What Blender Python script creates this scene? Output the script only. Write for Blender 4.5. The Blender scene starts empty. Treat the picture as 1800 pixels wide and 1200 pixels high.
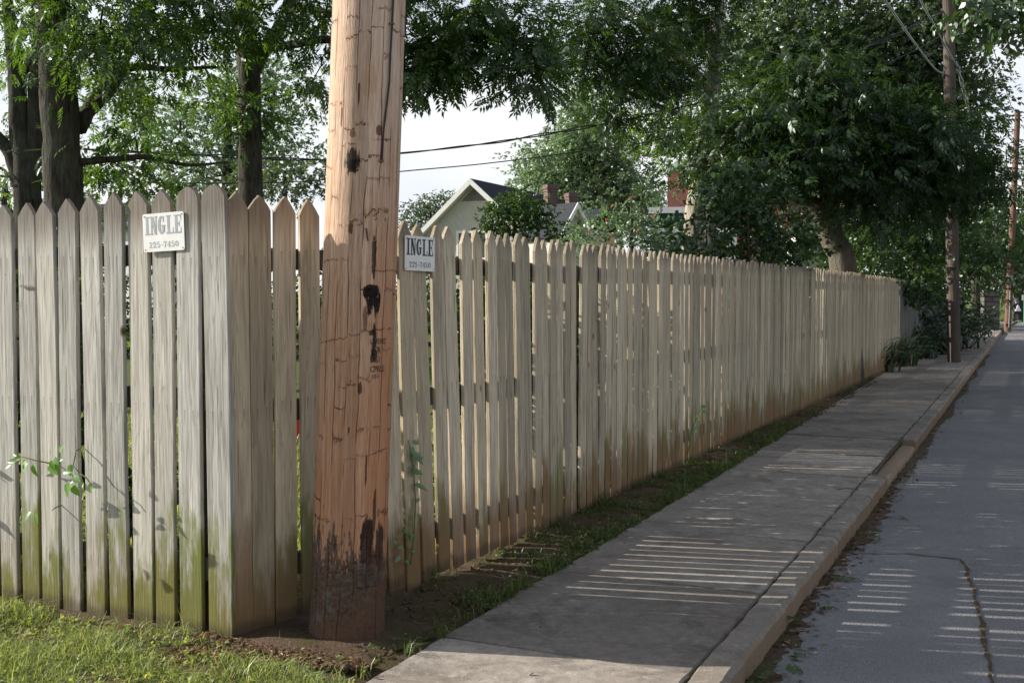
import bpy, bmesh, math, random
import numpy as np
from mathutils import Vector, Matrix
R = math.radians
rng = random.Random(7)
nrg = np.random.default_rng(7)
scene = bpy.context.scene
COL = scene.collection

# ------------------------------------------------------------------ camera
FPX, CAMZ, PITCH = 1936.0, 1.4, R(2.425)
cam_d = bpy.data.cameras.new('camera'); cam = bpy.data.objects.new('camera', cam_d); COL.objects.link(cam)
cam.location = (0, 0, CAMZ); cam.rotation_euler = (R(90) - PITCH, 0, 0)
cam_d.sensor_width = 36.0; cam_d.lens = 36.0 * FPX / 1800.0
cam_d.clip_start = 0.05; cam_d.clip_end = 6000
scene.camera = cam

# ------------------------------------------------------------------ light
SUN_EL, SUN_AZ = R(23.8), R(80.0)            # azimuth: degrees to the left of the view direction (+Y)
sdir = Vector((-math.sin(SUN_AZ) * math.cos(SUN_EL), math.cos(SUN_AZ) * math.cos(SUN_EL), math.sin(SUN_EL)))
world = bpy.data.worlds.new('World'); scene.world = world; world.use_nodes = True
wn = world.node_tree; wn.nodes.clear()
w_out = wn.nodes.new('ShaderNodeOutputWorld'); w_bg = wn.nodes.new('ShaderNodeBackground')
sky = wn.nodes.new('ShaderNodeTexSky'); sky.sky_type = 'NISHITA'; sky.sun_disc = False
sky.sun_elevation = SUN_EL; sky.sun_rotation = -SUN_AZ
sky.air_density = 1.0; sky.dust_density = 2.5; sky.ozone_density = 1.0
w_tc = wn.nodes.new('ShaderNodeTexCoord'); w_map = wn.nodes.new('ShaderNodeMapping')
w_map.inputs['Scale'].default_value = (1.0, 1.0, 3.0)
w_noise = wn.nodes.new('ShaderNodeTexNoise'); w_noise.inputs['Scale'].default_value = 2.2
w_noise.inputs['Detail'].default_value = 6.0; w_noise.inputs['Roughness'].default_value = 0.55
w_sep = wn.nodes.new('ShaderNodeSeparateXYZ'); w_el = wn.nodes.new('ShaderNodeMath'); w_el.operation = 'MULTIPLY_ADD'
w_el.inputs[1].default_value = 0.55                       # raggedness of the haze edge
w_ramp = wn.nodes.new('ShaderNodeValToRGB')                # thin bright cloud low down, blue sky higher up
w_ramp.color_ramp.elements[0].position = 0.40; w_ramp.color_ramp.elements[0].color = (1, 1, 1, 1)
w_ramp.color_ramp.elements[1].position = 0.78; w_ramp.color_ramp.elements[1].color = (0.24, 0.24, 0.24, 1)
w_mix = wn.nodes.new('ShaderNodeMix'); w_mix.data_type = 'RGBA'
w_cl = wn.nodes.new('ShaderNodeMix'); w_cl.data_type = 'RGBA'; w_cl.inputs['A'].default_value = (4.9, 5.15, 5.5, 1); w_cl.inputs['B'].default_value = (5.9, 5.95, 6.05, 1)   # thin cloud, faint blue in its gaps
w_n2 = wn.nodes.new('ShaderNodeTexNoise'); w_n2.inputs['Scale'].default_value = 3.0; w_n2.inputs['Detail'].default_value = 5.0
w_r2 = wn.nodes.new('ShaderNodeValToRGB'); w_r2.color_ramp.elements[0].position = .38; w_r2.color_ramp.elements[1].position = .60
wl = wn.links.new
wl(w_tc.outputs['Generated'], w_map.inputs['Vector']); wl(w_map.outputs['Vector'], w_noise.inputs['Vector'])
wl(w_noise.outputs['Fac'], w_el.inputs[0]); wl(w_tc.outputs['Generated'], w_sep.inputs[0]); wl(w_sep.outputs['Z'], w_el.inputs[2]); wl(w_el.outputs[0], w_ramp.inputs['Fac']); wl(w_ramp.outputs['Color'], w_mix.inputs['Factor'])
wl(w_map.outputs['Vector'], w_n2.inputs['Vector']); wl(w_n2.outputs['Fac'], w_r2.inputs['Fac']); wl(w_r2.outputs['Color'], w_cl.inputs['Factor']); wl(w_cl.outputs['Result'], w_mix.inputs['B'])
wl(sky.outputs['Color'], w_mix.inputs['A']); wl(w_mix.outputs['Result'], w_bg.inputs['Color'])
w_bg.inputs['Strength'].default_value = 0.10
wl(w_bg.outputs['Background'], w_out.inputs['Surface'])
sun_d = bpy.data.lights.new('sun', 'SUN'); sun_d.energy = 5.0; sun_d.angle = R(0.5); sun_d.color = (1.0, 0.93, 0.82)
sun = bpy.data.objects.new('sun', sun_d); COL.objects.link(sun)
sun.rotation_euler = sdir.to_track_quat('Z', 'Y').to_euler()
vs = scene.view_settings
vs.view_transform = 'Standard'; vs.look = 'None'; vs.gamma = 1.0; vs.use_curve_mapping = False; vs.exposure = 0.88
scene.cycles.max_bounces = 8; scene.cycles.transmission_bounces = 4; scene.cycles.use_denoising = True

# ------------------------------------------------------------------ pixel <-> place (1800 x 1200 photo)
cp, sp_ = math.cos(PITCH), math.sin(PITCH)
def ray(px, py):
    x = (px - 900) / FPX; u = -(py - 600) / FPX
    return Vector((x, cp + u * sp_, -sp_ + u * cp))
def P(px, py, d):
    r = ray(px, py); k = d / r.y
    return Vector((r.x * k, d, CAMZ + r.z * k))
def G(px, py, z=0.0):
    r = ray(px, py); k = (z - CAMZ) / r.z
    return Vector((r.x * k, r.y * k, z))
UD = Vector((0.4254, 0.905, 0)); VD = Vector((0.905, -0.4254, 0)); ORG = Vector((0.48, 7.1, 0))
def ST(s, t, z=0.0):                                  # along the street, across it
    return ORG + UD * s + VD * t + Vector((0, 0, z))
def hz(s): return -0.0165 * min(max(0.0, s - 42.0), 110.0)
def st_of(p): return ((p[0]-ORG.x)*UD.x + (p[1]-ORG.y)*UD.y, (p[0]-ORG.x)*VD.x + (p[1]-ORG.y)*VD.y)

# ------------------------------------------------------------------ mesh helpers
class MB:
    def __init__(s): s.v = []; s.f = []; s.uv = None
    def add(s, vs_, fs):
        b = len(s.v); s.v += [tuple(v) for v in vs_]; s.f += [tuple(i + b for i in f) for f in fs]
    def box(s, c, size, M=None):
        x, y, z = (k / 2 for k in size); c = Vector(c)
        vs_ = [Vector((a*x, b*y, d*z)) for a in (-1, 1) for b in (-1, 1) for d in (-1, 1)]
        vs_ = [(M @ v if M else v) + c for v in vs_]
        s.add(vs_, [(0,1,3,2),(4,6,7,5),(0,4,5,1),(2,3,7,6),(0,2,6,4),(1,5,7,3)])
    def tube(s, path, rad, n=8, cap=True, wob=0.0):
        path = [Vector(p) for p in path]; m = len(path)
        if not hasattr(rad, '__len__'): rad = [rad] * m
        b = len(s.v); up = None
        for i, p in enumerate(path):
            t = (path[min(i+1, m-1)] - path[max(i-1, 0)]).normalized()
            if up is None: up = t.orthogonal().normalized()
            else:
                up = up - t * up.dot(t)
                up = up.normalized() if up.length > 1e-6 else t.orthogonal().normalized()
            w = t.cross(up)
            for k in range(n):
                a = 2*math.pi*k/n; rr = rad[i] * (1 + (wob * (rng.random() - .5) if wob else 0))
                s.v.append(tuple(p + (up*math.cos(a) + w*math.sin(a)) * rr))
        for i in range(m-1):
            for k in range(n):
                k2 = (k+1) % n
                s.f.append((b+i*n+k, b+i*n+k2, b+(i+1)*n+k2, b+(i+1)*n+k))
        if cap:
            s.f.append(tuple(b+k for k in reversed(range(n)))); s.f.append(tuple(b+(m-1)*n+k for k in range(n)))
    def poly(s, pts, th=None, M=None):                # flat polygon (x,y), extruded by th along z
        vs_ = [Vector((p[0], p[1], 0)) for p in pts]; n = len(vs_)
        if th: vs_ += [v + Vector((0, 0, -th)) for v in vs_[:n]]
        if M is not None: vs_ = [M @ v for v in vs_]
        fs = [tuple(range(n))]
        if th:
            fs.append(tuple(reversed(range(n, 2*n))))
            fs += [(i, i+n, (i+1) % n + n, (i+1) % n) for i in range(n)]
        s.add(vs_, fs)
    def ico(s, c, r, sub=1, sq=(1,1,1)):
        bm = bmesh.new(); bmesh.ops.create_icosphere(bm, subdivisions=sub, radius=1)
        s.add([Vector((v.co.x*r*sq[0], v.co.y*r*sq[1], v.co.z*r*sq[2])) + Vector(c) for v in bm.verts],
              [[v.index for v in f.verts] for f in bm.faces]); bm.free()
    def build(s, name, mat, parent=None, smooth=False, loc=None, rnd=None):
        me = bpy.data.meshes.new(name)
        o = Vector(loc) if loc is not None else (parent.location.copy() if parent else Vector())
        if parent and loc is None: off = wloc(parent)
        else: off = o
        me.from_pydata([tuple(Vector(v) - off) for v in s.v], [], s.f)
        me.materials.append(mat)
        if smooth: me.polygons.foreach_set('use_smooth', [True]*len(me.polygons))
        if rnd is not None:
            a = me.attributes.new('rnd', 'FLOAT', 'POINT'); a.data.foreach_set('value', [rnd]*len(me.vertices))
        me.update()
        ob = bpy.data.objects.new(name, me); COL.objects.link(ob)
        if parent:
            ob.parent = parent
            if loc is not None: ob.location = Vector(loc) - wloc(parent)
        elif loc is not None: ob.location = loc
        return ob
def wloc(o):
    p = Vector()
    while o is not None: p += o.location; o = o.parent
    return p
def tag(o, label=None, cat=None, group=None, kind=None):
    if label: o['label'] = label
    if cat: o['category'] = cat
    if group: o['group'] = group
    if kind: o['kind'] = kind
    return o
def thing(name, label, cat, loc=(0,0,0), group=None):
    o = bpy.data.objects.new(name, None); COL.objects.link(o); o.location = loc; o.empty_display_size = .2
    return tag(o, label, cat, group)
def mesh_np(name, V, F, mat, parent=None, attr=None, smooth=False, mat2=None, n2=0):
    V = np.asarray(V, np.float32)
    if parent is not None: V = V - np.array(wloc(parent), np.float32)
    F = np.asarray(F, np.int32); k = F.shape[1]
    me = bpy.data.meshes.new(name)
    me.vertices.add(len(V)); me.vertices.foreach_set('co', V.ravel())
    me.loops.add(F.size); me.loops.foreach_set('vertex_index', F.ravel())
    me.polygons.add(len(F)); me.polygons.foreach_set('loop_start', np.arange(len(F), dtype=np.int32) * k)
    if smooth: me.polygons.foreach_set('use_smooth', np.ones(len(F), bool))
    me.update(calc_edges=True)
    if attr is not None:
        a = me.attributes.new('rnd', 'FLOAT', 'POINT'); a.data.foreach_set('value', np.asarray(attr, np.float32))
    me.materials.append(mat)
    if mat2 is not None:                         # the last n2 faces are twigs
        me.materials.append(mat2); mi = np.zeros(len(F), np.int32); mi[len(F)-n2:] = 1; me.polygons.foreach_set('material_index', mi)
    ob = bpy.data.objects.new(name, me); COL.objects.link(ob)
    if parent is not None: ob.parent = parent
    return ob

# ------------------------------------------------------------------ material helpers
class NT:
    def __init__(s, name):
        s.m = bpy.data.materials.new(name); s.m.use_nodes = True; s.t = s.m.node_tree; s.t.nodes.clear()
        s.out = s.t.nodes.new('ShaderNodeOutputMaterial')
    def n(s, typ, **kw):
        nd = s.t.nodes.new(typ)
        for k, v in kw.items(): setattr(nd, k, v)
        return nd
    def put(s, sock, val):
        if hasattr(val, 'is_output'): s.t.links.new(val, sock)
        elif val is not None:
            try: sock.default_value = val
            except Exception: sock.default_value = tuple(val) + (1,)
    def co(s, which='Object'): return s.n('ShaderNodeTexCoord').outputs[which]
    def pos(s): return s.n('ShaderNodeNewGeometry').outputs['Position']
    def attr(s, name='rnd'): return s.n('ShaderNodeAttribute', attribute_name=name).outputs['Fac']
    def math(s, op, a, b=None, c=None, clamp=False):
        nd = s.n('ShaderNodeMath', operation=op, use_clamp=clamp)
        s.put(nd.inputs[0], a)
        if b is not None: s.put(nd.inputs[1], b)
        if c is not None: s.put(nd.inputs[2], c)
        return nd.outputs[0]
    def vmul(s, v, scl):
        nd = s.n('ShaderNodeVectorMath', operation='MULTIPLY'); s.put(nd.inputs[0], v); s.put(nd.inputs[1], scl); return nd.outputs[0]
    def vadd(s, v, w):
        nd = s.n('ShaderNodeVectorMath', operation='ADD'); s.put(nd.inputs[0], v); s.put(nd.inputs[1], w); return nd.outputs[0]
    def comb(s, x=0, y=0, z=0):
        nd = s.n('ShaderNodeCombineXYZ'); s.put(nd.inputs[0], x); s.put(nd.inputs[1], y); s.put(nd.inputs[2], z); return nd.outputs[0]
    def sep(s, v):
        nd = s.n('ShaderNodeSeparateXYZ'); s.put(nd.inputs[0], v); return nd.outputs
    def noise(s, v, scale, detail=4, rough=.55, dist=0.0, out='Fac'):
        nd = s.n('ShaderNodeTexNoise'); s.put(nd.inputs['Vector'], v); nd.inputs['Scale'].default_value = scale
        nd.inputs['Detail'].default_value = detail; nd.inputs['Roughness'].default_value = rough; nd.inputs['Distortion'].default_value = dist
        return nd.outputs[out]
    def voro(s, v, scale, feature='F1', dims='3D', rand=1.0, out='Distance'):
        nd = s.n('ShaderNodeTexVoronoi', feature=feature, voronoi_dimensions=dims); s.put(nd.inputs['Vector'], v)
        nd.inputs['Scale'].default_value = scale; nd.inputs['Randomness'].default_value = rand
        return nd.outputs[out]
    def ramp(s, f, stops, interp='LINEAR'):
        nd = s.n('ShaderNodeValToRGB'); cr = nd.color_ramp; cr.interpolation = interp
        while len(cr.elements) < len(stops): cr.elements.new(.5)
        for e, (p, c) in zip(cr.elements, stops):
            e.position = p; e.color = (c, c, c, 1) if not hasattr(c, '__len__') else tuple(c) + (1,)
        s.put(nd.inputs[0], f); return nd.outputs[0]
    def mix(s, f, a, b, mode='MIX'):
        nd = s.n('ShaderNodeMix', data_type='RGBA', blend_type=mode); s.put(nd.inputs['Factor'], f)
        s.put(nd.inputs['A'], tuple(a)+(1,) if isinstance(a, tuple) and len(a) == 3 else a)
        s.put(nd.inputs['B'], tuple(b)+(1,) if isinstance(b, tuple) and len(b) == 3 else b); return nd.outputs['Result']
    def sstep(s, v, a, b):
        nd = s.n('ShaderNodeMapRange', interpolation_type='SMOOTHSTEP'); s.put(nd.inputs[0], v)
        nd.inputs[1].default_value = a; nd.inputs[2].default_value = b; return nd.outputs[0]
    def bump(s, h, strength=.3, dist=.005):
        nd = s.n('ShaderNodeBump'); s.put(nd.inputs['Height'], h); nd.inputs['Strength'].default_value = strength
        nd.inputs['Distance'].default_value = dist; return nd.outputs[0]
    def finish(s, col, rough=.8, nrm=None, metal=0.0, spec=.3):
        b = s.n('ShaderNodeBsdfPrincipled'); s.put(b.inputs['Base Color'], tuple(col)+(1,) if isinstance(col, tuple) and len(col) == 3 else col)
        s.put(b.inputs['Roughness'], rough); b.inputs['Metallic'].default_value = metal
        b.inputs['Specular IOR Level'].default_value = spec
        if nrm is not None: s.put(b.inputs['Normal'], nrm)
        s.t.links.new(b.outputs[0], s.out.inputs[0]); return s.m

def plain(name, col, rough=.7, var=.25, scale=6.0, bump=0.0, metal=0.0, spec=.3):
    t = NT(name); v = t.co('Object'); n = t.noise(v, scale, 5, .6)
    c = t.mix(t.ramp(n, [(.3, 0.0), (.7, 1.0)]), tuple(k*(1-var) for k in col), tuple(min(1, k*(1+var)) for k in col))
    return t.finish(c, rough, t.bump(t.noise(v, scale*6, 4), bump, .01) if bump else None, metal, spec)

def leaf_mat(name, dark, light, trans=.4, yellow=1.5, gloss=.06, dry=None, blue=.45):
    t = NT(name); a = t.attr(); c = t.mix(a, dark, light)
    if dry: c = t.mix(t.ramp(a, [(.93, 0.0), (.97, 1.0)]), c, dry)
    d = t.n('ShaderNodeBsdfDiffuse'); t.put(d.inputs[0], c)
    tr = t.n('ShaderNodeBsdfTranslucent'); t.put(tr.inputs[0], t.mix(1.0, c, (yellow*1.15, yellow*1.15, yellow*blue), 'MULTIPLY'))
    m = t.n('ShaderNodeMixShader'); m.inputs[0].default_value = trans
    t.t.links.new(d.outputs[0], m.inputs[1]); t.t.links.new(tr.outputs[0], m.inputs[2])
    g = t.n('ShaderNodeBsdfGlossy'); g.inputs['Roughness'].default_value = .38; g.inputs['Color'].default_value = (.9,.95,1,1)
    m2 = t.n('ShaderNodeMixShader'); m2.inputs[0].default_value = gloss
    t.t.links.new(m.outputs[0], m2.inputs[1]); t.t.links.new(g.outputs[0], m2.inputs[2])
    t.t.links.new(m2.outputs[0], t.out.inputs[0]); return t.m

def wood_mat(name, c_dark, c_lite, algae=.8, mud=.0, grey=0.0):
    t = NT(name); o = t.co('Object'); a = t.attr()
    sh = t.comb(t.math('MULTIPLY', a, 37.0), t.math('MULTIPLY', a, 11.0), t.math('MULTIPLY', a, 53.0))
    p = t.vadd(o, sh); x, y, z = t.sep(o)
    wig = t.noise(t.vmul(p, (6, 6, 1.3)), 1.0, 3, .5)
    q = t.vadd(t.vmul(p, (1, 1, .035)), t.comb(t.math('MULTIPLY', wig, .035), 0, 0))
    grain = t.noise(q, 95, 4, .6)
    wide = t.noise(t.vmul(p, (1, 1, .06)), 26, 3, .55, .4)
    fine = t.noise(t.vmul(p, (1, 1, .02)), 420, 3, .6)
    blot = t.noise(t.vmul(p, (1, 1, .4)), 4.5, 4, .6)
    f = t.math('ADD', t.math('MULTIPLY', grain, .55), t.math('ADD', t.math('MULTIPLY', wide, .45), t.math('MULTIPLY', fine, .25)))
    c = t.mix(t.ramp(f, [(.47, 0.0), (.75, 1.0)]), c_dark, c_lite)
    rg = t.math('FRACT', t.math('ADD', t.math('MULTIPLY', wide, 5.0), t.math('MULTIPLY', wig, 2.0))); ring = t.math('MULTIPLY', t.ramp(rg, [(.0, .55), (.16, 0.0), (.9, 0.0), (1.0, .55)]), 1.0); c = t.mix(ring, c, tuple(k*.72 for k in c_dark))
    c = t.mix(t.ramp(blot, [(.35, 0.0), (.75, .45)]), c, tuple(k*.62 for k in c_lite))
    # knots
    kn = t.voro(t.vadd(t.vmul(p, (1, 0, .42)), t.comb(0, 0, 0)), 5.5)
    kmask = t.ramp(kn, [(.03, 1.0), (.07, 0.0)])
    c = t.mix(kmask, c, (.07, .045, .03))
    # splits
    spl = t.ramp(t.noise(t.vmul(p, (1, 1, .018)), 150, 2, .5), [(.27, 1.0), (.32, 0.0)])
    c = t.mix(t.math('MULTIPLY', spl, .7), c, (.05, .04, .03))
    ox, oy, oz = t.sep(o)                       # nail heads with rust streaks at the rails
    nx_ = t.math('SUBTRACT', t.math('ABSOLUTE', ox), .021); nail = None
    for zn in (.255, .925, 1.55):
        dz_ = t.math('SUBTRACT', oz, t.math('ADD', zn, t.math('MULTIPLY', t.math('FRACT', t.math('MULTIPLY', a, 17.3)), .02)))
        dd = t.math('SQRT', t.math('ADD', t.math('MULTIPLY', nx_, nx_), t.math('MULTIPLY', dz_, dz_))); m1 = t.ramp(dd, [(.0028, 1.0), (.0042, 0.0)])
        stx = t.math('MULTIPLY', t.ramp(t.math('ABSOLUTE', nx_), [(.0015, .6), (.0045, 0.0)]), t.math('MULTIPLY', t.sstep(dz_, .002, -.003), t.sstep(dz_, -.075, -.01)))
        mm_ = t.math('MAXIMUM', m1, stx); nail = mm_ if nail is None else t.math('MAXIMUM', nail, mm_)
    c = t.mix(t.math('MULTIPLY', nail, .85), c, (.07, .055, .045))
    hue = t.math('FRACT', t.math('MULTIPLY', a, 23.7)); c = t.mix(t.math('MULTIPLY', t.sstep(hue, .45, 1.0), .25), c, tuple(k*f_ for k, f_ in zip(c_lite, (.82, .74, .60))))
    v = t.math('ADD', t.math('MULTIPLY', t.math('FRACT', t.math('MULTIPLY', a, 7.31)), .46), .74)
    c = t.mix(1.0, c, t.comb(v, v, v), 'MULTIPLY')
    # brown weathered tips
    tip = t.math('MULTIPLY', t.sstep(t.math('ADD', z, t.math('MULTIPLY', wide, .25)), 1.70, 1.90), .75)
    c = t.mix(tip, c, (.13, .105, .085))
    # algae creeping up from the ground
    na = t.noise(t.vmul(p, (1, 1, .22)), 17, 4, .6)
    lim = t.math('ADD', t.math('MULTIPLY', t.math('FRACT', t.math('MULTIPLY', a, 3.7)), .45), .17)
    am = t.sstep(t.math('SUBTRACT', t.math('ADD', lim, t.math('MULTIPLY', t.math('SUBTRACT', na, .5), 1.3)), z), -.05, .32)
    c = t.mix(t.math('MULTIPLY', am, algae), c, t.mix(na, (.075, .085, .022), (.19, .215, .045)))
    # broad faint green film
    fl = t.ramp(t.noise(t.vmul(p, (1, 1, .15)), 6, 3), [(.58, 0.0), (.82, .25)])
    c = t.mix(t.math('MULTIPLY', fl, algae), c, (.18, .185, .09))
    if mud:
        mm = t.sstep(t.math('SUBTRACT', t.math('ADD', t.math('ADD', .02, t.math('MULTIPLY', t.math('FRACT', t.math('MULTIPLY', a, 13.1)), .26)), t.math('MULTIPLY', na, .36)), z), -.10, .25)
        c = t.mix(t.math('MULTIPLY', mm, mud), c, (.21, .115, .06))
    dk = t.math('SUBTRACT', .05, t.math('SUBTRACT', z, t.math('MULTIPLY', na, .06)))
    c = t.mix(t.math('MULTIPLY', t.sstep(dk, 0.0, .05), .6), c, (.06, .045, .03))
    h = t.math('ADD', f, t.math('MULTIPLY', spl, -1.2))
    return t.finish(c, .88, t.bump(h, .8, .005), spec=.15)

M = {}
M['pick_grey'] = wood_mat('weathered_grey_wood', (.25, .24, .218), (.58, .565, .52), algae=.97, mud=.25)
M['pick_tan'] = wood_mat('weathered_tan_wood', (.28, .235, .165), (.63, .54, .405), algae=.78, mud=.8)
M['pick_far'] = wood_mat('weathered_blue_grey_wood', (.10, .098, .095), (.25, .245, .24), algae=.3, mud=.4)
M['rail'] = plain('shaded_rail_wood', (.09, .075, .06), .9, .4, 9, .3)  # shade behind the boards put into the rail and post colour
M['sign'] = plain('painted_metal_sign', (.72, .72, .70), .35, .05, 30, spec=.5)
M['ink_glare'] = plain('glare_pale_ink', (.30, .33, .36), .6, .12, 60)  # sun glare on the lettering painted in as a paler ink
M['ink'] = plain('dark_sign_ink', (.055, .055, .06), .6, .2, 60)
M['screw'] = plain('rusty_screw', (.10, .08, .07), .5, .4, 90, metal=.6)
M['black_wire'] = plain('black_cable', (.03, .03, .032), .6, .2, 20)
M['grey_wire'] = plain('grey_cable', (.30, .31, .32), .5, .2, 20)
M['bark'] = None
def bark(name, c1, c2, zs=.18, scale=26):
    t = NT(name); p = t.pos()
    n = t.noise(t.vmul(p, (1, 1, zs)), scale, 6, .65, .5); m2 = t.noise(p, 3.0, 4)
    c = t.mix(t.ramp(n, [(.35, 0.0), (.65, 1.0)]), c1, c2)
    c = t.mix(t.ramp(m2, [(.4, 0.0), (.7, .4)]), c, (.10, .12, .08))
    return t.finish(c, .95, t.bump(n, 1.0, .05), spec=.1)
M['bark'] = bark('dark_ridged_bark', (.022, .019, .016), (.088, .077, .066))
M['bark_shaded'] = bark('shade_dark_bark', (.018, .015, .013), (.06, .052, .045))  # bark copy with the many-stemmed tree's shade put into its colour
M['bark_smooth'] = bark('smooth_grey_bark', (.085, .072, .06), (.15, .13, .11), .5, 9)
M['bark_pale'] = bark('pale_trunk_bark', (.16, .13, .10), (.42, .38, .32), .3, 10)  # paler bark tone for the leaning trunk

M['lf_pecan'] = leaf_mat('pecan_leaf', (.020, .045, .009), (.075, .135, .025), .45, 1.8, .035)
M['lf_dark'] = leaf_mat('dark_leaf', (.016, .036, .010), (.050, .095, .024), .35, 1.6, .03)
M['lf_light'] = leaf_mat('light_leaf', (.060, .095, .042), (.16, .235, .095), .42, 1.25, blue=.6)
M['lf_pale'] = leaf_mat('pale_leaf', (.085, .145, .075), (.215, .315, .165), .45, 1.15, .05, blue=.8)
M['lf_far'] = leaf_mat('far_leaf', (.045, .075, .040), (.10, .145, .065), .35, 1.2)
M['lf_bright'] = leaf_mat('bright_leaf', (.06, .12, .02), (.15, .24, .05), .5, 1.3)
M['lf_ivy'] = leaf_mat('ivy_leaf', (.018, .042, .013), (.055, .10, .028), .25, 1.3, .045)
M['lf_strap'] = leaf_mat('strap_leaf', (.022, .045, .018), (.055, .09, .032), .2, 1.2, .08)
M['grass'] = leaf_mat('grass_blade', (.12, .165, .045), (.37, .42, .17), .42, 1.2, .02, (.46, .38, .24))
M['weed'] = leaf_mat('verge_weed', (.05, .08, .022), (.17, .21, .07), .3, 1.2, .02, (.30, .22, .12))
M['litter'] = leaf_mat('dry_leaf', (.05, .035, .024), (.30, .17, .095), .2, 1.0, .02, (.42, .34, .25))
M['red_flower'] = plain('red_blossom', (.55, .06, .04), .7, .2, 9)

# ------------------------------------------------------------------ setting: ground, verge, sidewalk, kerb, road
def ground_mat():
    t = NT('lawn_and_soil'); p = t.pos()
    n1 = t.noise(p, 1.3, 5, .6); n2 = t.noise(p, 38, 4, .65)
    g = t.mix(n2, (.035, .06, .015), (.115, .15, .045)); s = t.mix(n2, (.055, .038, .026), (.15, .105, .075))
    c = t.mix(t.ramp(n1, [(.50, 0.0), (.68, .75)]), g, s)
    return t.finish(c, .95, t.bump(n2, .6, .03), spec=.1)
def soil_mat(name='bare_soil', moss=.5):
    t = NT(name); p = t.pos()
    n1 = t.noise(p, 5.5, 5, .6); n2 = t.noise(p, 55, 5, .7); n3 = t.noise(p, 260, 3, .6)
    s = t.mix(n2, (.035, .023, .016), (.235, .155, .11)); s = t.mix(t.ramp(n3, [(.58, 0.0), (.72, .6)]), s, (.32, .26, .21))
    m = t.mix(n3, (.03, .045, .012), (.10, .115, .03))
    c = t.mix(t.math('MULTIPLY', t.ramp(n1, [(.42, 0.0), (.58, 1.0)]), moss), s, m)
    return t.finish(c, .97, t.bump(t.math('ADD', n2, t.math('MULTIPLY', n3, .4)), .9, .03), spec=.08)
def concrete_mat(name, c1, c2, stain=.6, warm=(.13, .10, .08), face=0.0):
    t = NT(name); p = t.pos(); a = t.attr()
    n1 = t.noise(p, 1.6, 6, .62); n2 = t.noise(p, 11, 5, .65); n3 = t.noise(p, 130, 4, .75); n4 = t.noise(p, 620, 2, .6)
    c = t.mix(t.ramp(n2, [(.3, 0.0), (.7, 1.0)]), c1, c2)
    c = t.mix(t.math('MULTIPLY', t.ramp(n1, [(.38, 1.0), (.62, 0.0)]), stain), c, warm)
    n6 = t.noise(p, 3.3, 6, .72, .6); c = t.mix(t.ramp(n6, [(.50, 0.0), (.66, .62)]), c, (.10, .085, .072)); n7 = t.noise(p, 26, 5, .75); c = t.mix(t.ramp(n7, [(.52, 0.0), (.66, .5)]), c, tuple(k*.62 for k in c1)); c = t.mix(t.ramp(n7, [(.32, .4), (.44, 0.0)]), c, tuple(min(1, k*1.35) for k in c2))
    c = t.mix(t.ramp(n3, [(.60, 0.0), (.72, .55)]), c, (.42, .40, .37))
    c = t.mix(t.ramp(n4, [(.30, .65), (.40, 0.0)]), c, (.05, .047, .042))
    spk = t.voro(p, 70); c = t.mix(t.ramp(spk, [(.10, .6), (.20, 0.0)]), c, (.13, .12, .11)); c = t.mix(t.ramp(t.voro(t.vadd(p, (3.1, 1.7, 0)), 45), [(.07, .7), (.14, 0.0)]), c, (.46, .44, .40))
    lich = t.voro(p, 3.1); c = t.mix(t.ramp(lich, [(.03, .55), (.075, 0.0)]), c, (.50, .50, .47))
    if face:
        z = t.sep(p)[2]; fm = t.sstep(t.math('ADD', z, t.math('MULTIPLY', t.math('SUBTRACT', n2, .5), .05)), -.002, -.022); c = t.mix(t.math('MULTIPLY', fm, face), c, t.mix(n3, (.15, .10, .062), (.40, .29, .19)))
    v = t.math('ADD', t.math('MULTIPLY', a, .42), .78); c = t.mix(1.0, c, t.comb(v, v, v), 'MULTIPLY')
    return t.finish(c, .92, t.bump(t.math('ADD', t.math('ADD', n3, n7), t.math('MULTIPLY', n4, .6)), .8, .006), spec=.2)
def asphalt_mat(name, k=1.0):
    t = NT(name); p = t.pos()
    n1 = t.noise(p, 1.1, 5, .6); n3 = t.noise(p, 150, 4, .8); sp2 = t.voro(p, 105)
    c = t.mix(t.ramp(n3, [(.36, 0.0), (.64, 1.0)]), (.040*k, .0395*k, .040*k), (.118*k, .117*k, .118*k))
    c = t.mix(t.ramp(n1, [(.4, 0.0), (.7, .6)]), c, (.135*k, .13*k, .125*k)); n5 = t.noise(p, 4.5, 5, .7); c = t.mix(t.ramp(n5, [(.52, 0.0), (.66, .45)]), c, (.065*k, .064*k, .066*k))
    c = t.mix(t.ramp(sp2, [(.16, .7), (.28, 0.0)]), c, (.34, .33, .32))
    n8 = t.noise(p, 30, 5, .8); c = t.mix(t.ramp(n8, [(.52, 0.0), (.68, .5)]), c, (.045*k, .044*k, .045*k)); sp3 = t.voro(t.vadd(p, (5.3, 2.1, 0)), 48); c = t.mix(t.ramp(sp3, [(.06, .75), (.13, 0.0)]), c, (.40, .39, .37))
    st = t.noise(t.vmul(p, (1, 1, 1)), .55, 6, .7); c = t.mix(t.ramp(st, [(.56, 0.0), (.64, .35)]), c, (.05, .048, .046))
    return t.finish(c, .86, t.bump(t.math('ADD', n3, sp2), .8, .006), spec=.3)
M['ground'] = ground_mat(); M['soil'] = soil_mat(); M['mossy'] = soil_mat('mossy_soil', .95)
M['walk'] = concrete_mat('old_concrete', (.245, .215, .185), (.40, .362, .312), .65, (.20, .16, .128))
M['kerb'] = concrete_mat('kerb_concrete', (.245, .215, .182), (.40, .36, .31), .55, (.20, .165, .125), .9)
M['asphalt'] = asphalt_mat('asphalt', 1.90); M['patch'] = asphalt_mat('asphalt_patch', 2.1)
M['crack'] = soil_mat('crack_dirt', .35)

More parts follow.
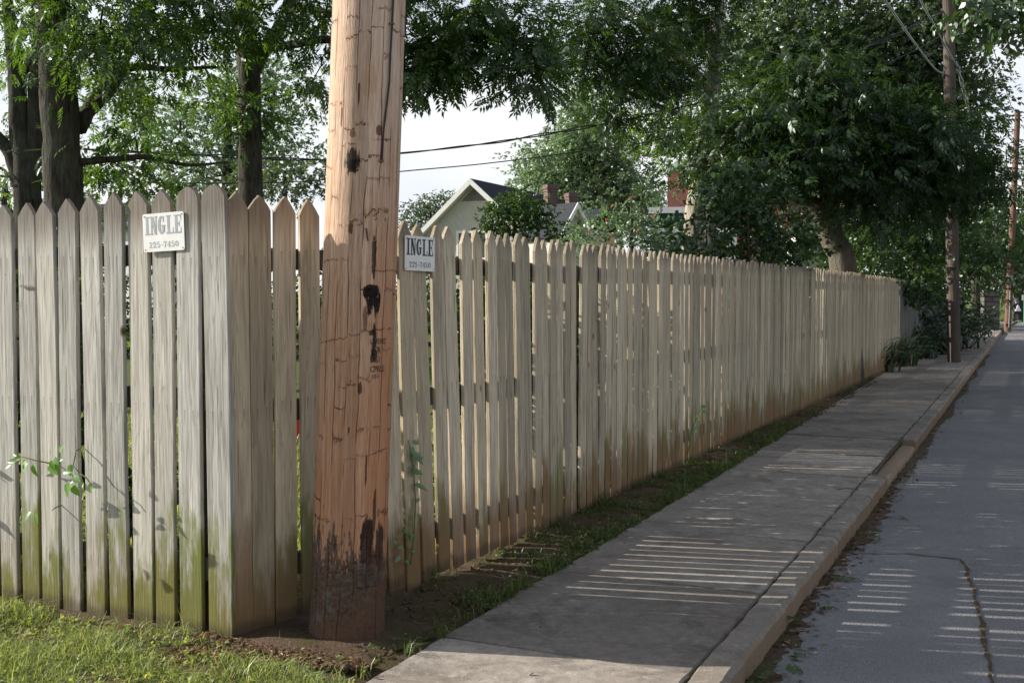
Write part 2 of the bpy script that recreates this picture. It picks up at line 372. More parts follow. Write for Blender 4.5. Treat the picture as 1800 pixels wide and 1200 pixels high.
S_ROWS = [-60, -20, -12, -8, -4, 0, 4, 8, 14, 20, 28, 36, 42, 46, 52, 60, 75, 90, 110, 130, 152, 250, 600, 2500]
def sheet(name, prof, mat, rows=S_ROWS, kind='structure', rise=0.0):
    mb = MB(); n = len(prof)
    for s in rows:
        for (t, z) in prof: mb.v.append(tuple(ST(s, t, z + hz(s) + rise)))
    for i in range(len(rows)-1):
        for k in range(n-1): mb.f.append((i*n+k, i*n+k+1, (i+1)*n+k+1, (i+1)*n+k))
    return tag(mb.build(name, mat), kind=kind)
# one ground sheet, with the road bed as a real step
sheet('ground', [(-2500, -.02), (-300, -.02), (-60, -.02), (-10, -.02), (0, -.02), (.9, -.045), (1.5, -.14), (1.55, -.15), (8.2, -.15), (8.25, -.045), (12, -.03), (60, -.02), (2500, -.02)], M['ground'])
ROAD_ROWS = [-60, -12, -6, 0, 8, 20, 36, 42, 50, 60, 75, 90, 110, 130, 152, 300, 700]
sheet('road', [(1.56, -.108), (3.0, -.098), (4.9, -.08), (6.8, -.098), (8.24, -.108)], M['asphalt'], ROAD_ROWS)

def slab_run(name, t0, t1, s_edges, mat, top=0.0, th=.10, seed=3, jit=.006, hz_on=True, bev=.008, skip=None, tfun=None, gap=.006, nseg=6, chip=.0):
    """a run of concrete slabs with open joints, one mesh"""
    r = random.Random(seed); V = []; F = []; A = []
    for i in range(len(s_edges)-1):
        a, b = s_edges[i] + gap, s_edges[i+1] - gap
        dz = [r.uniform(-jit, jit) for _ in range(4)]; tone = r.random()
        if i == 0 and seed == 3: tone = .95
        if skip and i in skip: dz = [d - skip[i] for d in dz]
        rows = []; cz = ct = 0
        for k in range(nseg+1):
            f = k/nseg; s = a + (b-a)*f
            ta = tfun(s) if tfun else t0
            wob = [r.uniform(-.006, .006), r.uniform(-.004, .004)]; cz = cz*.6 + r.uniform(-chip, chip)*.55; ct = ct*.6 + r.uniform(-chip, chip)*.6; big = chip*2.2 if chip and r.random() < .05 else 0; wob[1] += ct - big
            z0 = top + dz[0]*(1-f) + dz[2]*f + hz(s); z1 = top + dz[1]*(1-f) + dz[3]*f + hz(s)
            rows.append([(ta+wob[0], z0-th), (ta+wob[0], z0-min(bev, .008)), (ta+min(bev, .008)+wob[0], z0), (t1-bev+wob[1]-big, z1+cz*.3), (t1+wob[1], z1-bev+cz-big), (t1+wob[1], z1-th)])
        base = len(V)
        for k, row in enumerate(rows):
            f = k/nseg; s = a + (b-a)*f
            for (t, z) in row: V.append(tuple(ST(s, t, z))); A.append(tone)
        for k in range(nseg):
            for j in range(5): F.append((base+k*6+j, base+k*6+j+1, base+(k+1)*6+j+1, base+(k+1)*6+j))
        F.append(tuple(base+j for j in range(6))); F.append(tuple(base+nseg*6+j for j in reversed(range(6))))
    mb = MB(); mb.v = V; mb.f = [tuple(reversed(f)) for f in F]
    o = mb.build(name, mat)
    at = o.data.attributes.new('rnd', 'FLOAT', 'POINT'); at.data.foreach_set('value', A)
    return tag(o, kind='structure')
# joints: seen where they meet the verge in the photo
j0 = st_of(G(800, 1122))[0]; j1 = st_of(G(990, 1003))[0]
edges = [j0 - 1.25*k for k in range(8, 0, -1)] + [j0, j1]
while edges[-1] < 150: edges.append(edges[-1] + 1.22 + rng.uniform(-.03, .03))
def walk_left(s): return .43 - .014*max(0, min(s, 20)) if s > 0 else .43
tone_seed = 3
slab_run('sidewalk', .43, 1.468, edges, M['walk'], seed=5, tfun=walk_left, gap=.008, nseg=24)
# kerb blocks, one sunk where it is broken
kb = [st_of(G(1215, 1195))[0] - 4.2, st_of(G(1215, 1195))[0] - 1.5, st_of(G(1475, 945))[0], st_of(G(1568, 838))[0], st_of(G(1618, 775))[0]]
k = kb[-1]
while k < 42 - 3: k += 3.05; kb.append(k)
M_k = slab_run('kerb', 1.480, 1.615, [-9.0] + kb, M['kerb'], top=.004, th=.20, seed=11, jit=.006, bev=.022, skip={4: .055}, gap=.008, nseg=60, chip=.007)
kb2 = [-20 + 3.05*i for i in range(40)]
slab_run('kerb_across_street', 8.20, 8.34, kb2, M['kerb'], top=.0, th=.20, seed=21, bev=.022, gap=.006)
# dark dirt under the joints
def strip(name, t0, t1, z, mat, s0, s1, step=.5, wob=0.0, kind='structure', seed=1):
    r = random.Random(seed); mb = MB(); s = s0; rows = []
    while s <= s1: rows.append(s); s += step
    for s in rows:
        a = walk_left(s) - .02 if t0 is None else t0
        mb.v.append(tuple(ST(s, a + r.uniform(-wob, wob), z + hz(s)))); mb.v.append(tuple(ST(s, t1 + r.uniform(-wob, wob), z + hz(s))))
    for i in range(len(rows)-1): mb.f.append((2*i, 2*i+1, 2*i+3, 2*i+2))
    return tag(mb.build(name, mat), kind=kind)
strip('joint_dirt', .47, 1.495, -.012, M['crack'], -11, 60, 1.0)
def verge_sheet():
    r = random.Random(5); rows = np.arange(-4.6, 26, .10); mb = MB(); cols = 9
    for s in rows:
        w1 = walk_left(s) + .03; w0 = -.35 if s > -1.6 else -1.9
        for k in range(cols):
            f = k/(cols-1); t = w0 + (w1-w0)*f
            z = -.006 + .012*math.sin(s*3.1+k) * .5 + r.uniform(-.008, .008) - .022*(f > .93) + .018*math.sin(f*3.1)
            mb.v.append(tuple(ST(s, t, z)))
    for i in range(len(rows)-1):
        for k in range(cols-1): mb.f.append((i*cols+k, i*cols+k+1, (i+1)*cols+k+1, (i+1)*cols+k))
    return tag(mb.build('verge_soil', M['soil'], smooth=True), kind='structure')
verge_sheet()
# road patch: a sheet 4 mm proud, with dirty seams round it
def on_road(px, py, z=-.116): return G(px, py, z)
def road_z(t): return np.interp(t, [1.56, 3.0, 4.9, 6.8, 8.24], [-.108, -.098, -.08, -.098, -.108])
def road_pt(px, py, up=.004):
    p = G(px, py, -.10)
    for _ in range(3): p = G(px, py, float(road_z(st_of(p)[1])) + up)
    return p
def ribbon(mb, pts, w, up, seed):
    r = random.Random(seed); fine = []
    for a, b in zip(pts[:-1], pts[1:]):
        n = max(2, int((b-a).length/.05))
        for i in range(n): fine.append(a.lerp(b, i/n))
    fine.append(pts[-1]); base = len(mb.v)
    off = 0
    for i, p in enumerate(fine):
        t = (fine[min(i+1, len(fine)-1)] - fine[max(0, i-1)]); t.z = 0; t.normalize(); nrm = Vector((t.y, -t.x, 0))
        off = off*.8 + r.uniform(-.008, .008); ww = w * r.uniform(.3, 1.2)
        q = p + nrm*off + Vector((0, 0, up)); mb.v.append(tuple(q - nrm*ww)); mb.v.append(tuple(q + nrm*ww))
    for i in range(len(fine)-1): mb.f.append((base+2*i, base+2*i+1, base+2*i+3, base+2*i+2))
pA = road_pt(1487, 974); pB = road_pt(1600, 974); pC = road_pt(1690, 983); pC2 = road_pt(1704, 1000); pD = road_pt(1722, 1085); pE = road_pt(1742, 1195)
e1 = ST(-9, st_of(pE)[1] + .02); e1.z = float(road_z(st_of(pE)[1])) + .004; e2 = ST(-9, 1.63); e2.z = -.102
e3 = ST(st_of(pA)[0], 1.63); e3.z = -.102
mb = MB(); mb.add([e3, pA, pB, pC, pC2, pD, pE, e1, e2], [tuple(range(8, -1, -1))]); tag(mb.build('road_patch', M['patch']), kind='structure')
mb = MB(); ribbon(mb, [pA, pB, pC, pC2, pD, pE, e1], .011, .004, 4); tag(mb.build('road_seam', M['crack']), kind='structure')
mb = MB(); r_ = [ST(s, 1.625 + .035*math.sin(s*1.7), 0) for s in np.arange(-6, 24, .5)]
for p in r_: p.z = -.101
ribbon(mb, r_, .085, .0, 9); tag(mb.build('gutter_dirt', M['crack']), kind='structure')

# ------------------------------------------------------------------ fences
def picket_mesh(mb, w, h, th, r, style, Mx=None, bow=0.0, split=False):
    """one board: pointed top, eased edges, slight bow; local x across, y inward, z up"""
    sh = h - (r.uniform(.055, .07) if style != 'long' else r.uniform(.062, .085))
    zs = [0.0, .05, h*.16, h*.33, h*.5, h*.66, h*.82, sh, sh + (h-sh)*.38, sh + (h-sh)*.72, h - .006, h]
    hw = w/2
    ws = [hw]*8 + ([hw*.92, hw*.70, hw*.40, hw*.22] if style == 'round' else [hw*.70, hw*.38, hw*.15, hw*.07])
    b0 = len(mb.v); e = .003; tipoff = r.uniform(-.006, .006)
    ang = r.uniform(-.03, .03)
    for i, (z, k) in enumerate(zip(zs, ws)):
        f = z/h; cx = bow*math.sin(math.pi*f) + (tipoff*(i-7)/4 if i > 7 else 0) + r.uniform(-.0010, .0010)
        yy = .5*bow*math.sin(math.pi*f*1.3); zz = z + (ang*0 if i else r.uniform(-.01, .01))
        for j, (x, y) in enumerate([(-k+e, 0), (k-e, 0), (k, e), (k, th-e), (k-e, th), (-k+e, th), (-k, th-e), (-k, e)]):
            if i == 0: zz2 = zz + ang*x
            else: zz2 = zz
            v = Vector((cx + x, y + yy, zz2))
            mb.v.append(tuple(Mx @ v if Mx is not None else v))
    n = len(zs)
    for i in range(n-1):
        for j in range(8):
            j2 = (j+1) % 8; mb.f.append((b0+i*8+j, b0+i*8+j2, b0+(i+1)*8+j2, b0+(i+1)*8+j))
    mb.f.append(tuple(b0+j for j in reversed(range(8)))); mb.f.append(tuple(b0+(n-1)*8+j for j in range(8)))

def smooth_path(pts, step=.02):
    pts = [Vector((p[0], p[1], 0)) for p in pts]; out = []
    P_ = [pts[0]*2 - pts[1]] + pts + [pts[-1]*2 - pts[-2]]
    for i in range(1, len(P_)-2):
        p0, p1, p2, p3 = P_[i-1:i+3]; n = max(2, int((p2-p1).length/step))
        a = (p2-p0).normalized()*(p2-p1).length; b = (p3-p1).normalized()*(p2-p1).length
        for k in range(n):
            t = k/n; out.append(p1*(2*t**3-3*t**2+1) + a*(t**3-2*t**2+t) + p2*(-2*t**3+3*t**2) + b*(t**3-t**2))
    out.append(pts[-1]); return out
class Path:
    def __init__(s, pts):
        s.p = pts; s.l = [0]
        for a, b in zip(pts[:-1], pts[1:]): s.l.append(s.l[-1] + (b-a).length)
    def at(s, d):
        d = max(0, min(d, s.l[-1])); i = int(np.searchsorted(s.l, d)); i = max(1, min(i, len(s.p)-1))
        a, b = s.p[i-1], s.p[i]; f = (d - s.l[i-1]) / max(1e-9, s.l[i]-s.l[i-1]); t = (b-a).normalized()
        return a.lerp(b, f), t
def frame(t): # x along, y inward, z up
    y = Vector((0, 0, 1)).cross(t); return Matrix((t, y, Vector((0, 0, 1)))).transposed()

def rails(path, d0, d1, heights, root, inset, seed, name='rail', hgt=.089, th=.038):
    r = random.Random(seed)
    for hgt_z in heights:
        mb = MB(); d = d0; ds = []
        while d < d1: ds.append(d); d += .25
        ds.append(d1)
        for i, d in enumerate(ds):
            p, t = path.at(d); F = frame(t); sag = .006*math.sin(d*1.3 + hgt_z)
            for (y, z) in ((inset, 0), (inset+th, 0), (inset+th, hgt), (inset, hgt)):
                mb.v.append(tuple(p + F @ Vector((0, y, hgt_z + z + sag))))
        for i in range(len(ds)-1):
            for j in range(4): mb.f.append((i*4+j, i*4+(j+1) % 4, (i+1)*4+(j+1) % 4, (i+1)*4+j))
        mb.f.append((3, 2, 1, 0)); mb.f.append(tuple((len(ds)-1)*4+j for j in range(4)))
        mb.build(name, M['rail'], root)
def posts(path, dlist, root, inset, h):
    for d in dlist:
        p, t = path.at(d); F = frame(t); mb = MB()
        mb.box(p + F @ Vector((0, inset+.045, h/2-.1)), (.089, .089, h+.2), F); mb.build('post', M['rail'], root)
def make_picket(root, pos, t, w, h, th, z0, lean, pitch, r, mat, style, bow=0.0):
    mb = MB(); picket_mesh(mb, w, h, th, r, style, None, bow)
    ob = mb.build('picket', mat, None, rnd=r.random())
    ob.parent = root
    F = frame(t).to_4x4() @ Matrix.Rotation(lean, 4, 'Y') @ Matrix.Rotation(pitch, 4, 'X')
    ob.rotation_euler = F.to_euler(); ob.location = Vector((pos.x, pos.y, z0)) - wloc(root)
    return ob

CORNER = Vector((-1.145, 4.43, 0)); FD = Vector((.9003, -.4353, 0))
# --- front run (sunlit)
LEFT = CORNER - FD * 4.6
f_path = Path([LEFT, CORNER])
fr = thing('picket_fence', 'sunlit grey picket fence standing on the grass, its last board green with algae', 'fence', (LEFT.x, LEFT.y, 0))
r = random.Random(12)
fx = [383, 331, 285, 246, 203, 162, 120, 83, 48, 10]        # board centres seen in the photo
hts = [1.84, 1.838, 1.835, 1.835, 1.832, 1.825, 1.818, 1.81, 1.81, 1.805]
d_list = []
for px in fx:
    rr = ray(px, 700); kx = rr.x/rr.y                          # X = kx*Y on the line CORNER - FD*d
    d = (CORNER.x - kx*CORNER.y) / (FD.x - kx*FD.y); d_list.append(d)
while d_list[-1] < 4.5: d_list.append(d_list[-1] + .126); hts.append(1.8 + r.uniform(-.03, .03))
for i, (d, h) in enumerate(zip(d_list, hts)):
    p = CORNER - FD*d; w = (.124 if i == 0 else .116 if i == 1 else .108) + r.uniform(-.003, .003)
    z0 = [-.012, -.01, -.005, .0, .0, -.01, .005, .0, .005, .0][i] if i < 10 else r.uniform(-.01, .01)
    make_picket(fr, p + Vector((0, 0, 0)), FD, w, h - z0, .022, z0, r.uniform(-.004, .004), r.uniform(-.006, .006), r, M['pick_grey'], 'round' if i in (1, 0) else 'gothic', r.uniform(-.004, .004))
rails(f_path, .0, f_path.l[-1]-.03, (.22, .92, 1.52), fr, .0265, 3)
posts(f_path, [2.2, 4.35], fr, .066, 1.55)
# --- corner and long run along the sidewalk (shaded)
l_pts = smooth_path([(-1.142, 4.435), (-.91, 4.665), (-.53, 5.09), (-.20, 5.62), (.10, 6.26), (.48, 7.1), (2.8, 11.84), (5.18, 16.7), (7.6, 21.65)])
l_path = Path(l_pts)
lr = thing('picket_fence', 'long tan picket fence in shade curving away beside the sidewalk behind the near pole', 'fence', (-1.142, 4.435, 0))
r = random.Random(31)
def h_at(d): return float(np.interp(d, [0, .35, .9, 1.4, 3.2, 14, 19], [1.82, 1.80, 1.745, 1.73, 1.73, 1.735, 1.71]))
boards = []
for px in (421, 461, 500, 547):                                # chamfer boards left of the pole
    best = min(range(0, 140), key=lambda i: abs(900 + FPX*l_path.at(i*.005)[0].x/l_path.at(i*.005)[0].y/ (cp) - px)); boards.append(best*.005)
d = boards[-1] + .126
wide_gap = {}
while d < l_path.l[-1] - .03:
    boards.append(d)
    d += float(np.interp(d, [.6, 1.6, 2.6, 3.6], [.125, .124, .116, .111])) + r.uniform(-.004, .004) + (.014 if r.random() < .05 else 0)
    px = 900 + FPX*l_path.at(d)[0].x/l_path.at(d)[0].y
    if abs(px-1024) < 6 and 'a' not in wide_gap: d += .035; wide_gap['a'] = 1
    if abs(px-1208) < 6 and 'b' not in wide_gap: d += .035; wide_gap['b'] = 1
far_mb = MB(); far_at = []
for i, d in enumerate(boards):
    p, t = l_path.at(d); h = h_at(d) + r.uniform(-.012, .012)
    lean = -float(np.interp(d, [.5, .8, 1.6, 2.4, 3.2], [.0, .036, .034, .03, .0])) + r.uniform(-.014, .014)
    if d > 3.0: lean = r.uniform(-.008, .008)
    if i < 4: lean = [0, .002, .004, -.002][i]
    z0 = float(np.interp(d, [0, .5, .7, 1.0, 1.3, 2.2, 3], [.02, .03, .055, .02, .03, .02, -.01])) + r.uniform(-.012, .012)
    if 4 <= i and abs(d-1.02) < .06: z0 = -.03
    if i in (0, 1): z0 = .0
    w = float(np.interp(d, [1, 3], [.102, .0925])) + r.uniform(-.004, .004); w = .1045 if i < 3 else w; bow = r.uniform(-.005, .005) if i > 3 else 0
    if abs(d - 2.15) < .06: bow = -.018
    if i < 100:
        F0 = frame(t)
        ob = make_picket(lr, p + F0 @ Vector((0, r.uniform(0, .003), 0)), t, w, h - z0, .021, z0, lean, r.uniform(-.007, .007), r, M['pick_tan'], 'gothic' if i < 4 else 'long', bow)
    else:
        sub = MB(); picket_mesh(sub, w, h - z0, .021, r, 'long', None, bow)
        F = Matrix.Translation((p.x, p.y, 0)) @ frame(t).to_4x4() @ Matrix.Rotation(lean, 4, 'Y') @ Matrix.Translation((0, 0, z0))
        far_mb.add([F @ Vector(v) for v in sub.v], sub.f); far_at += [r.random()]*len(sub.v)
fo = far_mb.build('pickets', M['pick_tan'], lr); a_ = fo.data.attributes.new('rnd', 'FLOAT', 'POINT'); a_.data.foreach_set('value', far_at)
fo['kind'] = 'stuff'
rails(l_path, .06, l_path.l[-1]-.05, (.20, .86, 1.50), lr, .026, 5)
posts(l_path, [.62] + [3.12 + 2.42*i for i in range(7)], lr, .066, 1.58)
# --- far grey fence
A_ = Vector((7.66, 21.75, 0)); B_ = Vector((15.2, 36.9, 0)); g_path = Path([A_, B_])
gf = thing('picket_fence', 'far blue-grey picket fence half hidden by vines and strap-leaved plants', 'fence', tuple(A_))
r = random.Random(77); d = .06; k = 0; gm = MB(); ga = []
while d < g_path.l[-1]:
    p, t = g_path.at(d); h = float(np.interp(d, [0, 3, 22], [1.70, 1.62, 1.52])) + r.uniform(-.02, .02)
    sub = MB(); picket_mesh(sub, .09, h, .02, r, 'long')
    F = Matrix.Translation((p.x, p.y, r.uniform(-.01, .02))) @ frame(t).to_4x4() @ Matrix.Rotation(r.uniform(-.012, .012), 4, 'Y')
    if k < 95:
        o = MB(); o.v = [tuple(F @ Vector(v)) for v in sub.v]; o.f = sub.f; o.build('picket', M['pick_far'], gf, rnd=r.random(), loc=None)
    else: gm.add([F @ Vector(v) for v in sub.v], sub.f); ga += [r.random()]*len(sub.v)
    d += .101 + r.uniform(-.003, .003); k += 1
go = gm.build('pickets', M['pick_far'], gf); a_ = go.data.attributes.new('rnd', 'FLOAT', 'POINT'); a_.data.foreach_set('value', ga); go['kind'] = 'stuff'
rails(g_path, .02, g_path.l[-1], (.25, .8, 1.35), gf, .024, 8)
posts(g_path, [.1 + 2.4*i for i in range(9)], gf, .064, 1.4)

# --- wire tie on a front board
t_c = P(48, 503, 4.93)
wt = MB(); pts = []
for i in range(40):
    a = i/39; pts.append(t_c + FD*(-.04 + .08*a) + Vector((.0, -.004, .004*math.sin(a*44))) + Vector((-.4353, -.9003, 0))*(.004 + .003*math.cos(a*44)))
wt.tube(pts, .0018, 5); tag(wt.build('wire_tie', M['grey_wire'], smooth=True), 'twisted grey wire tied round a board of the sunlit fence', 'wire')

# ------------------------------------------------------------------ lettering (slab serif drawn as strokes)
def stroke(mb, pts, w, th, X):
    n = len(pts); L = []; Rr = []
    ww = w if hasattr(w, '__len__') else [w]*n
    for i, p in enumerate(pts):
        a = pts[max(0, i-1)]; b = pts[min(n-1, i+1)]; tx, ty = b[0]-a[0], b[1]-a[1]; l = math.hypot(tx, ty) or 1
        nx, ny = -ty/l*ww[i]/2, tx/l*ww[i]/2; L.append((p[0]+nx, p[1]+ny)); Rr.append((p[0]-nx, p[1]-ny))
    for i in range(n-1): mb.poly([L[i], Rr[i], Rr[i+1], L[i+1]], None, X)
def rect(mb, x0, y0, x1, y1, X): mb.poly([(x0, y0), (x1, y0), (x1, y1), (x0, y1)], None, X)
def arc(cx, cy, rx, ry, a0, a1, n=22): return [(cx + rx*math.cos(R(a0+(a1-a0)*i/n)), cy + ry*math.sin(R(a0+(a1-a0)*i/n))) for i in range(n+1)]
def glyph(ch, X, mb):
    """unit-height condensed slab letters; returns advance"""
    if ch == 'I':
        rect(mb, .09, .07, .29, .93, X); rect(mb, 0, 0, .38, .075, X); rect(mb, 0, .925, .38, 1, X); return .44
    if ch == 'N':
        rect(mb, .08, .07, .20, .93, X); rect(mb, 0, 0, .28, .07, X); rect(mb, 0, .93, .2, 1, X)
        mb.poly([(.08, .99), (.29, .99), (.58, 0), (.40, 0)], None, Matrix.Translation(X @ Vector((0, 0, .0004)) - X @ Vector((0, 0, 0))) @ X)
        rect(mb, .49, .08, .58, .93, X); rect(mb, .40, .93, .66, 1, X); return .71
    if ch == 'G':
        stroke(mb, arc(.32, .5, .22, .44, 62, 298), [.06 + .17*math.sin(math.pi*i/22)**1.2 for i in range(23)], 0, X)
        rect(mb, .43, .66, .52, .98, X); rect(mb, .38, .10, .56, .44, Matrix.Translation(X @ Vector((0, 0, .0004)) - X @ Vector((0, 0, 0))) @ X)
        rect(mb, .30, .42, .64, .50, X); return .72
    if ch == 'L':
        rect(mb, .09, .07, .29, .93, X); rect(mb, 0, 0, .60, .075, X); rect(mb, 0, .925, .40, 1, X); mb.poly([(.52, .075), (.60, .075), (.60, .36), (.57, .36)], None, X); return .67
    if ch == 'E':
        rect(mb, .09, .07, .29, .93, X); rect(mb, 0, 0, .62, .075, X); rect(mb, 0, .925, .62, 1, X)
        mb.poly([(.53, .075), (.62, .075), (.62, .36), (.59, .36)], None, X); mb.poly([(.53, .925), (.59, .66), (.62, .66), (.62, .925)], None, X)
        rect(mb, .29, .47, .46, .54, X); rect(mb, .43, .36, .48, .65, X); return .68
    if ch == '2':
        stroke(mb, arc(.29, .72, .21, .23, 170, -40) + [(.10, .08)], .11, 0, X); rect(mb, .05, 0, .55, .11, X); rect(mb, .49, .11, .55, .24, X); mb.poly(arc(.13, .70, .075, .075, 0, 330), None, X); return .68
    if ch == '5':
        rect(mb, .10, .88, .50, 1, X); rect(mb, .10, .50, .18, .88, X); stroke(mb, arc(.28, .34, .21, .27, 130, -150), .11, 0, X); mb.poly(arc(.12, .22, .075, .075, 0, 330), None, X); return .68
    if ch == '7':
        rect(mb, .05, .87, .55, 1, X); stroke(mb, [(.50, .90), (.33, .55), (.27, .25), (.27, 0)], [.08, .11, .13, .15], 0, X); rect(mb, .05, .74, .11, .87, X); return .64
    if ch == '4':
        rect(mb, .36, .07, .48, 1, X); rect(mb, .02, .25, .58, .33, X); stroke(mb, [(.42, 1), (.05, .30)], .07, 0, X); rect(mb, .27, 0, .57, .07, X); return .68
    if ch == '0':
        stroke(mb, arc(.30, .5, .21, .43, 0, 360, 32), [.07 + .07*abs(math.cos(2*math.pi*i/32)) for i in range(33)], 0, X); return .68
    if ch == '-': rect(mb, .03, .43, .42, .51, X); return .48
    return .5
def text_mesh(s, X, width, height):
    mb = MB(); tmp = MB(); adv = 0
    for ch in s:
        adv += glyph(ch, Matrix.Translation((adv, 0, 0)), tmp)
    k = width / adv
    mb.add([X @ Vector((v[0]*k, v[1]*height, v[2])) for v in tmp.v], tmp.f); return mb
def ingle_sign(pos, t, wid, hgt, roll, ink, label):
    """pos: centre on the board faces; t: direction to the right along the boards"""
    out = -(Vector((0, 0, 1)).cross(t)); B = Matrix((t, Vector((0, 0, 1)), out)).transposed() @ Matrix.Rotation(roll, 3, 'Z')
    T = Matrix.Translation(pos) @ B.to_4x4()
    root = thing('name_sign', label, 'sign', tuple(pos), None)
    def rr(w, h, rad, n=5):
        pts = []
        for cx, cy, a0 in ((w/2-rad, h/2-rad, 0), (-w/2+rad, h/2-rad, 90), (-w/2+rad, -h/2+rad, 180), (w/2-rad, -h/2+rad, 270)):
            pts += [(cx + rad*math.cos(R(a0+90*i/n)), cy + rad*math.sin(R(a0+90*i/n))) for i in range(n+1)]
        return pts
    mb = MB(); mb.poly(rr(wid, hgt, .009), .0025, T @ Matrix.Translation((0, 0, .0035))); mb.build('plate', M['sign'], root)
    L = text_mesh('INGLE', T @ Matrix.Translation((-wid*.445, -hgt*.055, .0042)), wid*.90, hgt*.48); L.build('lettering', ink, root)
    L = text_mesh('225-7450', T @ Matrix.Translation((-wid*.36, -hgt*.40, .0042)), wid*.73, hgt*.155); L.build('lettering', ink, root)
    for sx, sy in ((-1, -1), (1, -1), (-1, 1), (1, 1)):
        m = MB(); m.ico(T @ Vector((sx*(wid/2-.010), sy*(hgt/2-.010), .0038)), .0026, 1, (1, 1, 1)); m.build('screw', M['screw'], root, smooth=True)
    return root
def on_front(px, py, out=.0):
    rr = ray(px, py); kx = rr.x/rr.y; d = (CORNER.x - kx*CORNER.y)/(FD.x - kx*FD.y); p = CORNER - FD*d
    return P(px, py, p.y) + Vector((-.4353, -.9003, 0))*out
def on_long(px, py, out=.0):
    d = min((abs(900 + FPX*(q.x/(q.y*cp)) - px), i) for i, q in enumerate(l_pts))[1]; q = l_pts[d]
    t = (l_pts[min(d+1, len(l_pts)-1)] - l_pts[max(d-1, 0)]).normalized(); n = -(Vector((0, 0, 1)).cross(t))
    return P(px, py, q.y) + n*out, t, n
s1 = on_front(290, 408, .006)
ingle_sign(s1, FD, .222, .158, R(-1.5+3.4), M['ink_glare'], 'white metal name sign with glare-paled lettering on the sunlit front fence')
s2, t2, n2 = on_long(735, 446, .008)
t2 = Vector((t2.x, t2.y, 0)).normalized()
ingle_sign(s2, t2, .222, .162, R(-1.0), M['ink'], 'white metal name sign with dark lettering on the shaded fence beside the pole')

# ------------------------------------------------------------------ near utility pole
PB = Vector((-.686, 4.515, -.25)); PTOP_PX = (649, 0)
top_at = P(649, 0, 4.515); axis = (top_at - Vector((-.686, 4.515, 0))); lean = Vector((axis.x/axis.z, 0, 1))
def pole_c(z): return Vector((-.686, 4.515, 0)) + lean * z
def pole_r(z): return .1545 - .0055*max(0, min(z, 2.7))/1.0*.55 - .0045*max(0, z-2.7)
POLE_H = 10.6
TH0 = math.atan2(.151, .989)                          # angle facing the camera
def pole_pt(u, z, out=0.0):
    th = u/.15; rr = pole_r(z) + out
    a = Vector((math.sin(th+TH0)*1.0, -math.cos(th+TH0), 0)); return pole_c(z) + a*rr
def pole_uv(px, py):
    d = 4.37; z = (P(px, py, d)).z
    c = pole_c(z); pc = 900 + FPX*c.x/c.y/cp*1.0; hw = FPX*pole_r(z)/4.5
    return math.asin(max(-.98, min(.98, (px-pc)/hw)))*.15, z
